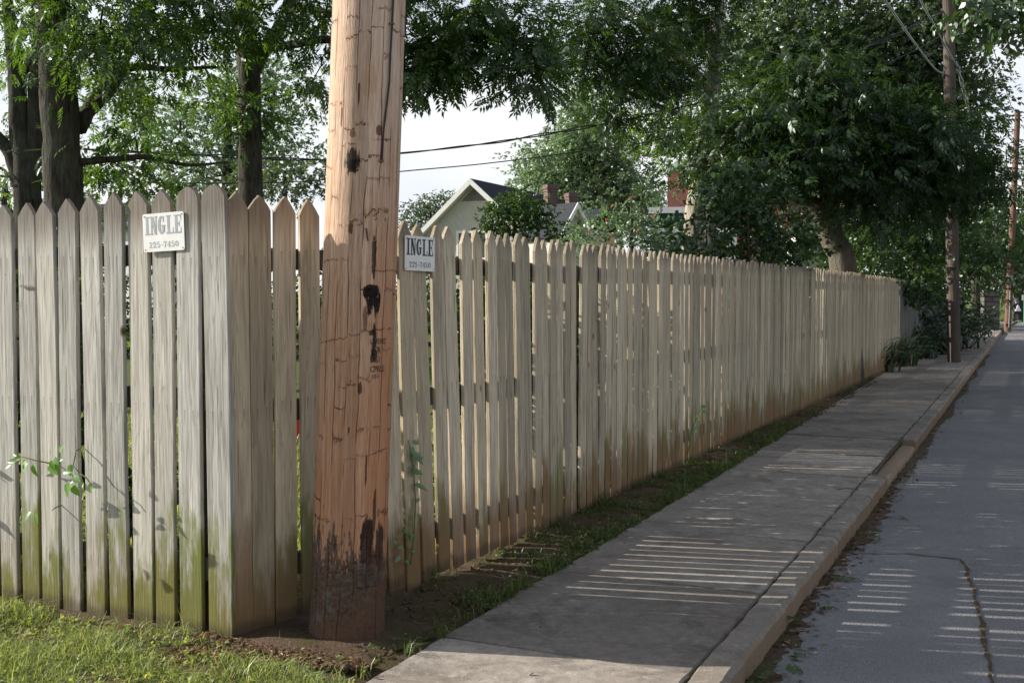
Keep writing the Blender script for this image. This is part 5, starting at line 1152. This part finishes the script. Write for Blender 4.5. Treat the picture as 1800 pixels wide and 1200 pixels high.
bush(1698, 29, [(1700, 575, 27.5, 28, 22, .6), (1685, 585, 26.5, 22, 16, .5), (1715, 570, 30, 20, 18, .6), (1690, 560, 28, 24, 20, .5)], 'lf_strap', 'green bush spilling onto the sidewalk behind the grey-brown pole', 79, T=T_SML, size=.30, per=10, n_per=22, spread=.24, tint0=.6)
far_tree(1580, 52, [(1560, 420, 52, 90, 60, 3), (1480, 430, 52, 60, 50, 2.5), (1400, 430, 50, 70, 50, 2.5), (1640, 400, 54, 60, 70, 3)], 'lf_dark', 'dark backing tree filling the view behind the feathery shrub', 103, (1570, 400), .3, T=T_SML, size=.7, per=2.2, n_per=36, spread=.8, tint0=.2)
far_tree(1735, 46, [(1735, 470, 46, 38, 40, 1.8), (1758, 440, 47, 30, 46, 2), (1768, 395, 48, 24, 36, 1.8), (1795, 440, 50, 30, 40, 2.2), (1740, 400, 47, 36, 40, 1.8)], 'lf_dark', 'dark tree with several thin stems behind the stone pillar', 83, (1740, 440), .14, T=T_SML, size=.6, per=3.2, n_per=36, spread=.7, limbs_px=[((1735, 560), (1728, 530), (1722, 500)), ((1737, 560), (1745, 525), (1755, 495))], tint0=.25, name='multi_stem_tree')
far_tree(1790, 105, [(1780, 470, 105, 60, 50, 5), (1740, 500, 110, 60, 45, 5), (1830, 480, 105, 60, 60, 5), (1790, 520, 112, 70, 34, 5), (1745, 290, 120, 26, 50, 4), (1770, 345, 120, 34, 34, 4), (1795, 385, 120, 40, 34, 4)], 'lf_light', 'bright green trees closing the far end of the street', 89, (1790, 400), .5, T=T_SML, size=1.3, per=.30, n_per=46, spread=1.8, tint0=.4)
far_tree(1850, 60, [(1835, 450, 60, 50, 50, 3), (1870, 400, 60, 60, 60, 3), (1815, 425, 62, 24, 36, 2)], 'lf_far', 'dark green tree across the street at the right edge', 97, (1850, 350), .4, T=T_SML, size=.8, per=1.8, n_per=40, spread=1.1, tint0=.15)
# ---- P: leafy branch reaching in from across the street at the top right
bP = Vector(ST(6.0, 10.2, -.05)); tP = thing('broadleaf_tree', 'tree across the street whose large-leaved branch hangs into the top right', 'tree', tuple(bP))
nP = trunk(tP, [([bP, bP + Vector((-.1, .1, 2.5)), bP + Vector((-.3, .2, 5)), bP + Vector((-.4, .2, 8))], [.24, .20, .16, .05]),
                ([bP + Vector((-.25, .2, 4.0)), bP.lerp(P(1850, -60, 10), .45) + Vector((0, 0, 3.0)), P(1850, -70, 10.2), P(1790, -10, 10), P(1735, 14, 10), P(1700, 40, 9.9)], [.10, .07, .045, .03, .016, .006])], M['bark'], 12, .1)
crown('crown', tP, T_BIG, M['lf_ivy'], [blob_px(1775, 5, 10, 60, 30, .5), blob_px(1735, 24, 9.9, 34, 18, .3), blob_px(1785, 34, 10, 14, 10, .2), blob_px(1850, -40, 10.2, 80, 50, .8), (np.array(bP + Vector((-.3, .2, 6.5))), np.array((1.8, 1.8, 1.6))), (np.array(bP + Vector((-2.2, 2.5, 7.6))), np.array((3.4, 3.6, 2.0))), (np.array(bP + Vector((.5, 6.5, 6.5))), np.array((3.2, 3.4, 2.4))), (np.array(ST(13, 10.6, 5.6)), np.array((3.4, 3.8, 3.2))), (np.array(ST(18.5, 10.9, 5.2)), np.array((3.4, 3.8, 3.4))), (np.array(ST(24, 11.2, 5.0)), np.array((3.2, 3.6, 3.4)))], per=15, n_per=12, size=.20, spread=.14, droop=1.6, seed=101, limbs=nP, branch_r=.008, tint0=.45)  # large outer blobs stay out of view, added to shade the far fence and road

# ------------------------------------------------------------------ strap-leaved plants at the fence end
def strap_plant(px, py, n, L, label, seed, mat='lf_strap'):
    b = G(px, py, 0); r = random.Random(seed); t = thing('strap_leaf_plant', label, 'plant', tuple(b), 'strap-leaved plants along the fence foot'); V = []; F = []; A = []
    for i in range(n):
        a = r.uniform(0, 2*math.pi); l = L*r.uniform(.6, 1.15); o = Vector((r.gauss(0, .16), r.gauss(0, .16), 0)); w = r.uniform(.013, .022); tn = r.random(); d = Vector((math.cos(a), math.sin(a), 0)); nrm = Vector((-d.y, d.x, 0)); k0 = len(V); arch = r.uniform(.35, .95)
        for k in range(6):
            f = k/5; p = b + o + d*l*(f*.35 + f*f*.5*arch) + Vector((0, 0, l*(f*.95 - .75*arch*f*f) + .0)); ww = w*(1-f**2.2) + .001
            V += [p - nrm*ww, p + nrm*ww + Vector((0, 0, .004))]; A += [tn, tn]
        for k in range(5): F.append((k0+2*k, k0+2*k+1, k0+2*k+3, k0+2*k+2))
    mesh_np('leaves', np.array(V), np.array(F), M[mat], t, np.array(A))
strap_plant(1536, 652, 182, 1.08, 'clump of dark strap leaves at the shaded end of the tan fence', 3)
strap_plant(1566, 642, 156, 1.08, 'arching strap-leaf clump spilling onto the sidewalk just past the tan fence', 4)
strap_plant(1612, 628, 208, 1.15, 'tall strap-leaf clump at the foot of the far blue-grey fence', 5)
strap_plant(1640, 618, 156, 1.01, 'smaller strap-leaf clump close to the left of the grey-brown pole', 6)
strap_plant(1588, 618, 156, 1.35, 'upright strap-leaf clump against the first boards of the far fence', 7)

# ------------------------------------------------------------------ grass, weeds, litter
def blades(pos, h, w, lean, tint, seed):
    g = np.random.default_rng(seed); n = len(pos); a = g.uniform(0, 2*np.pi, n); d = np.stack((np.cos(a), np.sin(a), np.zeros(n)), 1); s = np.stack((-d[:, 1], d[:, 0], np.zeros(n)), 1)
    up = np.array((0, 0, 1.0)); h = h[:, None]; w = w[:, None]; L = lean[:, None]; V = np.empty((n, 6, 3))
    V[:, 0] = pos - s*w; V[:, 1] = pos + s*w; m = pos + up*h*.55 + d*L*h*.3; V[:, 2] = m - s*w*.8; V[:, 3] = m + s*w*.8
    tp = pos + up*h*(1-.35*L) + d*L*h*.95; V[:, 4] = tp - s*w*.12; V[:, 5] = tp + s*w*.12
    F = np.array([[0, 1, 3, 2], [2, 3, 5, 4]])[None] + (np.arange(n)*6)[:, None, None]
    return V.reshape(-1, 3), F.reshape(-1, 4), np.repeat(tint, 6)
def front_side(x, y): return (x-CORNER.x)*(-.4353) + (y-CORNER.y)*(-.9003)       # >0 on the camera's side of the front run
def vnoise(x, y, f=1.0): return (np.sin(x*3.1*f+1.3*np.sin(y*2.3*f)) + np.sin(y*4.3*f+1.7*np.sin(x*1.9*f)+.7) + np.sin((x+y)*6.7*f))/3
g = np.random.default_rng(3); N = 480000
x = g.uniform(-4.2, -.15, N); y = g.uniform(2.6, 6.3, N); fs = front_side(x, y)
tt = (x-ORG.x)*VD.x + (y-ORG.y)*VD.y
edge = fs - .03 - .05*vnoise(x, y, 2.0)
dpole = np.hypot(x+.686, (y-4.515)); dch = np.abs((x+.85)*.7071 + (y-4.62)*(-.7071))
near = (x > -2.6) & (y > 3.5)
dens = np.clip(.72 + .45*vnoise(x, y, 1.4), .2, 1) * np.clip(edge/.10, 0, 1) * np.where(near, 1, .45)
ax_ = (x+1.05)*.9 + (y-4.25)*(-.1)                          # bare soil near the corner and pole
dens *= np.clip((dpole-.36)/.14, 0, 1) * np.clip((-.62 - x - .25*(y-4.2) + .10*vnoise(x, y, 3))/.12, 0, 1) ** .7
dens *= np.where((fs < .22) & (x > -1.3), .25, 1)
keep = (g.random(N) < dens) & (tt < .40)
x, y = x[keep], y[keep]; n = len(x); hh = np.clip(g.normal(.050, .018, n) * (1 + .5*vnoise(x, y, 2.2)) * np.where(g.random(n) < .03, 1.8, 1), .012, .15)
V1, F1, A1 = blades(np.stack((x, y, np.full(n, -.022)), 1), hh, g.uniform(.0012, .0026, n), g.uniform(.2, 1.2, n), np.clip(g.normal(.5, .25, n), 0, 1), 4)
tag(mesh_np('grass', V1, F1, M['grass'], None, A1), kind='stuff')
# small clover-like leaves among the grass
sel = g.random(n) < .07; px_, py_ = x[sel], y[sel]; k = len(px_)
V2, F2, A2 = scatter(T_BRD, np.stack((px_, py_, g.uniform(-.012, .025, k)), 1), g.normal(size=(k, 3))*np.array((1, 1, .25)), g.normal(size=(k, 3))*.35 + np.array((0, 0, 1)), g.uniform(.018, .04, k), np.clip(g.normal(.45, .22, k), 0, .9))
tag(mesh_np('clover', V2, F2, M['grass'], None, A2), kind='stuff')
# lawn behind the fence
N = 60000; x = g.uniform(-6, 3.2, N); y = g.uniform(4.6, 13, N); fs = front_side(x, y); tt = (x-ORG.x)*VD.x + (y-ORG.y)*VD.y
keep = (fs < -.12) & (tt < -.15) & ((x + .95) * -.7 + (y - 4.62) * .7 > .12)
x, y = x[keep], y[keep]; n = len(x)
V1, F1, A1 = blades(np.stack((x, y, np.full(n, -.022)), 1), np.clip(g.normal(.09, .03, n), .03, .2), g.uniform(.003, .006, n), g.uniform(.2, 1.2, n), np.clip(g.normal(.6, .25, n), 0, 1), 5)
tag(mesh_np('lawn_grass', V1, F1, M['grass'], None, A1), kind='stuff')
# verge weeds between fence and sidewalk
N = 90000; s = g.uniform(-3.6, 16, N); s = np.where(g.random(N) < .6, -3.6 + (s+3.6)*.45, s); wl_ = np.where(s > 0, .43 - .014*np.minimum(s, 20), .43); f = g.random(N); t0_ = np.where(s > -1.6, -.04, -.6); t = t0_ + (wl_ + .015 - t0_)*f
px_ = ORG.x + UD.x*s + VD.x*t; py_ = ORG.y + UD.y*s + VD.y*t
vn = vnoise(px_, py_, 1.8)
dens = np.clip(.13 + .75*vn + .45*np.clip((f-.6)/.4, 0, 1) - .2*(s < -1.6), .03, 1) * np.where(s < -2.3, np.clip((f-.72)/.1, 0, 1), 1) * np.where(s < -2.75, .15, 1)
keep = (g.random(N) < dens) & (np.hypot(px_+.686, py_-4.515) > .22) & (front_side(px_, py_) > -9); px_, py_, s, f = px_[keep], py_[keep], s[keep], f[keep]; n = len(px_); zz = g.uniform(-.008, .012, n)
isg = g.random(n) < .45
V1, F1, A1 = blades(np.stack((px_, py_, zz-.006), 1)[isg], np.clip(g.normal(.035, .02, isg.sum()), .01, .16), g.uniform(.001, .0024, isg.sum()), g.uniform(.3, 1.3, isg.sum()), np.clip(g.normal(.4, .25, isg.sum()), 0, 1), 6)
q = ~isg; k = q.sum(); P3 = np.stack((px_, py_, zz + .006), 1)[q]
V2, F2, A2 = scatter(T_SML, P3, g.normal(size=(k, 3))*np.array((1, 1, .3)), g.normal(size=(k, 3))*.4 + np.array((0, 0, 1)), g.uniform(.018, .042, k), np.clip(g.normal(.35, .25, k), 0, 1))
tag(mesh_np('verge_weeds', np.concatenate((V1, V2)), np.concatenate((F1, F2 + len(V1))), M['weed'], None, np.concatenate((A1, A2))), kind='stuff')
# leaf litter in the gutter, on the verge and around the pole
def litter(n, sampler, size, seed, name):
    g2 = np.random.default_rng(seed); pts = np.array([sampler(g2) for _ in range(n)]); nr = g2.normal(size=(n, 3))*.30 + np.array((0, 0, 1)); axx = g2.normal(size=(n, 3))*np.array((1, 1, .1))
    V0 = np.array(leaf4((0, 0, 0), 0, 1.0, .42, .0, .18)); V, F, A = scatter((V0, np.arange(4).reshape(1, 4)), pts, axx, nr, g2.uniform(.5, 1.2, n)*size, g2.random(n)); tag(mesh_np(name, V, F, M['litter'], None, A), kind='stuff')
def gut(g2):
    s = g2.uniform(-4, 3.2) if g2.random() < .75 else g2.uniform(3, 18); t = 1.625 + abs(g2.normal(0, .07)); p = ST(s, t); return (p.x, p.y, float(road_z(t)) + .010)
def ver(g2):
    s = g2.uniform(-3.2, 12); t = g2.uniform(-.02, .40); p = ST(s, t); return (p.x, p.y, .014)
def wlk(g2):
    s = g2.uniform(-3, 14); t = .42 + abs(g2.normal(0, .35)); t = min(t, 1.55); p = ST(s, t); return (p.x, p.y, .014)
def crn(g2):
    while True:
        x, y = g2.uniform(-1.35, -.2), g2.uniform(4.05, 4.85)
        if front_side(x, y) > .01 and math.hypot(x+.686, y-4.515) > .18 and (x-ORG.x)*VD.x + (y-ORG.y)*VD.y < .36: return (x, y, .012)
litter(700, gut, .045, 1, 'gutter_leaves'); litter(2200, ver, .021, 2, 'verge_leaves'); litter(46, wlk, .03, 3, 'fallen_leaves'); litter(3000, crn, .024, 4, 'mulch')
# green leafy sprigs fallen in the gutter
g2 = np.random.default_rng(8); pts = np.array([gut(g2) for _ in range(26)]); k = len(pts)
V, F, A = scatter(T_PEC, pts + np.array((0, 0, .012)), g2.normal(size=(k, 3))*np.array((1, 1, .1)), g2.normal(size=(k, 3))*.2 + np.array((0, 0, 1)), g2.uniform(.07, .15, k), g2.uniform(.2, 1, k)); tag(mesh_np('fallen_sprigs', V, F, M['lf_pecan'], None, A), kind='stuff')
# soil mound round pole and under the corner boards
def soil_patch():
    mb = MB(); n = 40; r = random.Random(2)
    for j, (kx, z) in enumerate(((.0, .022), (.45, .020), (.75, .010), (1.0, -.016))):
        for i in range(n):
            a = 2*math.pi*i/n; w = 1 + .10*math.sin(3*a+1) + .07*math.sin(5*a) + r.uniform(-.02, .02); mb.v.append((-.80 + .44*kx*w*math.cos(a), 4.50 + .34*kx*w*math.sin(a) + .0, z + r.uniform(-.004, .004)))
    for j in range(3):
        for i in range(n): mb.f.append((j*n+i, j*n+(i+1) % n, (j+1)*n+(i+1) % n, (j+1)*n+i))
    return tag(mb.build('pole_soil', M['soil'], smooth=True), kind='structure')
soil_patch()
# a twig on the sidewalk and moss tufts in the kerb joint
mb = MB(); a = G(1472, 863); mb.tube([a + Vector((0, 0, .012)), a + Vector((.07, .015, .02)), a + Vector((.15, .01, .012))], [.004, .004, .002], 5); tag(mb.build('twig', M['bark_smooth']), 'dry twig lying across the sidewalk near the kerb', 'twig')
N = 2600; s = g.uniform(-5, 14, N); t = 1.472 + g.normal(0, .006, N); vv = vnoise(s, s*.3, 1.1); keep = vv > .05; s, t = s[keep], t[keep]; n = len(s); px_ = ORG.x + UD.x*s + VD.x*t; py_ = ORG.y + UD.y*s + VD.y*t
V1, F1, A1 = blades(np.stack((px_, py_, np.full(n, -.012)), 1), g.uniform(.012, .030, n), g.uniform(.001, .002, n), g.uniform(.2, 1, n), g.uniform(.1, .7, n), 9); tag(mesh_np('joint_moss', V1, F1, M['weed'], None, A1), kind='stuff')

# ------------------------------------------------------------------ creepers on the near fences
M['vine_stem'] = plain('vine_stem', (.12, .14, .06), .8, .2, 20)
def big_leaf(mb, c, d, n, L, W):
    d = d.normalized(); s = n.cross(d).normalized(); n = d.cross(s)
    prof = [(0, .05), (.12, .42), (.32, .5), (.55, .40), (.8, .18), (1, .0)]; base = len(mb.v)
    for f, w in prof:
        p = c + d*L*f - n*L*.14*f*f
        mb.v += [tuple(p - s*W*w + n*W*.16*(w*2)), tuple(p), tuple(p + s*W*w + n*W*.16*(w*2))]
    for i in range(len(prof)-1):
        for k in (0, 1): mb.f.append((base+i*3+k, base+i*3+k+1, base+(i+1)*3+k+1, base+(i+1)*3+k))
def vine(label, stem_pts, leaves, seed, tint=.8, name='vine', cat='vine'):
    r = random.Random(seed); t = thing(name, label, cat, tuple(stem_pts[0])); mb = MB(); mb.tube(stem_pts, [.003]*(len(stem_pts)-1) + [.0015], 5); mb.build('stem', M['vine_stem'], t, smooth=True)
    mb = MB()
    for (c, d, n, L, W) in leaves: big_leaf(mb, c, d, n, L, W)
    return mb.build('leaves', M['lf_vine'], t, smooth=True, rnd=tint)
M['lf_vine'] = leaf_mat('vine_leaf', (.05, .12, .02), (.15, .30, .05), .4, 1.5, .07)
FN = Vector((-.4353, -.9003, 0))
def front_leaves(spec, out):
    r = random.Random(len(spec)); L = []
    for (px, py, ang, lpx, wpx, *o) in spec:
        oo = o[0] if o else r.uniform(.03, .17); c = on_front(px, py, oo); d = FD*math.cos(R(ang)) + Vector((0, 0, 1))*math.sin(R(ang)) + FN*r.uniform(-.2, .4)
        n = FN + Vector((r.uniform(-.5, .5), r.uniform(-.3, .3), r.uniform(.1, .9))); L.append((c, d, n, lpx/430, wpx/430)); 
    return L
vine('light green creeper sprig poking out left between the boards of the sunlit fence', [on_front(104, 815, -.03), on_front(96, 812, .03), on_front(80, 806, .055), on_front(62, 800, .06), on_front(42, 797, .06)],
     front_leaves([(90, 810, -70, 28, 24), (82, 808, -110, 24, 22), (104, 812, -60, 26, 24), (108, 806, -80, 20, 18), (66, 803, 190, 22, 9), (60, 800, 200, 22, 7), (52, 797, 170, 14, 5), (70, 808, 215, 16, 8), (58, 806, 210, 18, 6)], .055), 3)
vine('light green creeper sprig hanging down with two clustered leaf tufts on the sunlit fence', [on_front(148, 780, -.03), on_front(143, 790, .03), on_front(146, 815, .055), on_front(158, 826, .06), on_front(172, 835, .065), on_front(182, 848, .065)],
     front_leaves([(140, 788, 60, 16, 14), (143, 797, -40, 18, 14), (146, 812, -80, 24, 12), (148, 824, 10, 24, 8), (170, 828, -30, 24, 16), (176, 838, -100, 28, 20), (182, 842, -60, 24, 20), (166, 838, 205, 22, 6), (178, 848, -120, 18, 14), (152, 800, 20, 10, 8)], .06), 4)
vine('single green creeper leaf low between the boards of the sunlit fence', [on_front(110, 884, -.03), on_front(106, 890, .03), on_front(104, 894, .04)], front_leaves([(108, 887, -120, 20, 14), (107, 893, -75, 22, 11)], .045), 5)
vine('small green seedling at the foot of the sunlit fence', [on_front(190, 1100, .03), on_front(188, 1092, .04)], front_leaves([(188, 1092, 150, 12, 10), (189, 1092, 20, 12, 10), (190, 1096, -60, 14, 12), (232, 1095, 40, 10, 8)], .045), 6)
def long_leaves(spec, out=.03):
    r = random.Random(len(spec)*3); L = []
    for (px, py, ang, lpx, wpx) in spec:
        c, t, n = on_long(px, py, out); d = t*math.cos(R(ang)) + Vector((0, 0, 1))*math.sin(R(ang)) + n*r.uniform(.0, .5); L.append((c, d, n + Vector((0, 0, r.uniform(.2, .9))), lpx/380, wpx/380))
    return L
def lp3(px, py, out): return on_long(px, py, out)[0]
vine('tall creeper with drooping dark leaves on the shaded fence just right of the near pole', [lp3(716, 990, .02), lp3(720, 930, .03), lp3(722, 880, .03), lp3(716, 830, .04), lp3(714, 800, .03), lp3(712, 772, .02)],
     long_leaves([(716, 775, -20, 16, 9), (714, 784, -80, 20, 11), (712, 800, -10, 30, 18), (722, 802, -40, 26, 16), (714, 826, -15, 34, 16), (720, 850, -25, 34, 12), (717, 815, -80, 16, 9), (722, 880, 30, 12, 7), (724, 905, 0, 12, 7), (718, 935, -160, 14, 8), (706, 945, 10, 16, 10), (700, 960, 170, 16, 9), (712, 965, -20, 14, 9), (690, 950, 160, 14, 10), (694, 975, -150, 16, 10), (704, 985, -30, 16, 10), (698, 935, 60, 14, 9), (716, 918, 150, 10, 7)]), 7, .30)
vine('small green sapling growing through the gap in the middle of the tan fence', [lp3(1209, 800, .0), lp3(1210, 760, .02), lp3(1213, 735, .05), lp3(1220, 715, .07)],
     long_leaves([(1220, 715, 10, 29, 16), (1222, 722, -20, 29, 15), (1214, 728, -30, 24, 18), (1214, 722, 160, 21, 13), (1210, 740, -160, 24, 13), (1208, 748, -100, 24, 13), (1210, 752, 200, 21, 10), (1212, 735, 20, 18, 12), (1209, 765, -60, 16, 10)], .06), 8, .5)

# ------------------------------------------------------------------ planting seen only through the gaps between boards
def wide_bush(name, label, base, blobs, mat, seed, T, size, per, spread, tint0, cat):
    t = thing(name, label, cat, base); mb = MB(); r = random.Random(seed); nd = []
    for c, rad in blobs:
        s = Vector((c[0] + r.gauss(0, .1), c[1] + r.gauss(0, .1), -.05)); e = Vector(c) + Vector((r.gauss(0, .2)*rad[0], r.gauss(0, .2)*rad[1], .3*rad[2])); mb.tube([s, s.lerp(e, .5) + Vector((.04, 0, 0)), e], [.025, .018, .008], 5, False); nd += [np.array(e)]
    mb.build('stems', M['bark'], t, smooth=True); crown('foliage', t, T, M[mat], blobs, per=per, n_per=26, size=size, spread=spread, droop=.4, seed=seed, limbs=nd, branch_r=.008, tint0=tint0)
r = random.Random(14)
wide_bush('hedge', 'long dark hedge along the back of the yard, seen through the fence gaps', (-4, 24, 0), [(np.array((x_, 24 + .18*abs(x_) + r.uniform(-.6, .6), 1.0 + r.uniform(-.2, .3))), np.array((1.6, 1.0, 1.3))) for x_ in np.arange(-19, 9.5, 1.7)], 'lf_dark', 5, T_SML, .42, 4.2, .42, .4, 'hedge')
wide_bush('leafy_shrub', 'leafy creeper-like shrub showing green through the gaps of the sunlit fence', (-2.2, 5.3, 0), [(np.array((x_, 4.43 + (-1.145-x_)*.4836 + .33, z_)), np.array((.24, .13, .34))) for x_, z_ in ((-1.75, .45), (-2.1, .95), (-2.45, .6), (-2.8, 1.05), (-3.2, .7), (-2.3, 1.4), (-3.0, 1.35))], 'lf_pecan', 6, T_BRD, .12, 60, .085, .55, 'shrub')
for k_, (s0, s1, lab, sd) in enumerate(((-.75, 1.85, 'dark low shrub pressed behind the tan fence near its wide post gap', 7), (3.35, 6.5, 'dark leafy shrub row behind the middle of the tan fence', 8), (8.5, 12.5, 'dark shrub row behind the far half of the tan fence', 9))):
    bl = []
    for s_ in np.arange(s0, s1 + .01, .30):
        q = ST(s_, -.48 + r.uniform(-.05, .05) - .02*max(0, s_)*0); 
        for z_ in (.35, .85, 1.32): bl.append((np.array((q.x, q.y, z_ + r.uniform(-.06, .06))), np.array((.17, .17, .30))))
    q = ST((s0+s1)/2, -.50); wide_bush('leafy_shrub', lab, tuple(q), bl, 'lf_dark', sd, T_BRD, .13, 80, .085, .4, 'shrub')

# crumbs of soil and grit round the pole and along the verge
r = random.Random(41); Vc = []; Fc = []
ic = MB(); ic.ico((0, 0, 0), 1.0, 1); icv = np.array(ic.v); icf = np.array(ic.f)
for k_ in range(3600):
    if k_ % 3: x_, y_, z_ = crn(np.random.default_rng(k_))
    else: x_, y_, z_ = ver(np.random.default_rng(k_))
    sz = abs(r.gauss(0, .006)) + .0025; b_ = len(Vc)*len(icv)
    Vc.append(icv * (1 + .35*np.random.default_rng(k_).normal(size=icv.shape)) * sz * np.array((1.2, 1, .7)) + np.array((x_, y_, z_ - .006))); Fc.append(icf + b_)
tag(mesh_np('soil_crumbs', np.concatenate(Vc), np.concatenate(Fc), M['soil'], None, None), kind='stuff')

# tufts of longer grass against the boards and along the slab edge
g = np.random.default_rng(77); B_t = []; H_t = []
for k_ in range(120):
    s_ = g.uniform(-3.0, 13) if k_ % 2 else g.uniform(-2.8, 3); t_ = g.choice([g.uniform(-.03, .06), walk_left(s_) - g.uniform(0, .07)]); q = ST(s_, t_); m = int(g.uniform(8, 34))
    if math.hypot(q.x+.686, q.y-4.515) < .24 or s_ < -2.0 and t_ < .2: continue
    B_t.append(np.stack((q.x + g.normal(0, .022, m), q.y + g.normal(0, .022, m), np.full(m, -.008)), 1)); H_t.append(np.clip(g.normal(.085, .035, m), .02, .22) * g.uniform(.6, 1.3))
B_t = np.concatenate(B_t); H_t = np.concatenate(H_t); n = len(B_t)
V1, F1, A1 = blades(B_t, H_t, g.uniform(.0012, .003, n), g.uniform(.4, 1.5, n), np.clip(g.normal(.45, .28, n), 0, 1), 12); tag(mesh_np('verge_grass', V1, F1, M['weed'], None, A1), kind='stuff')
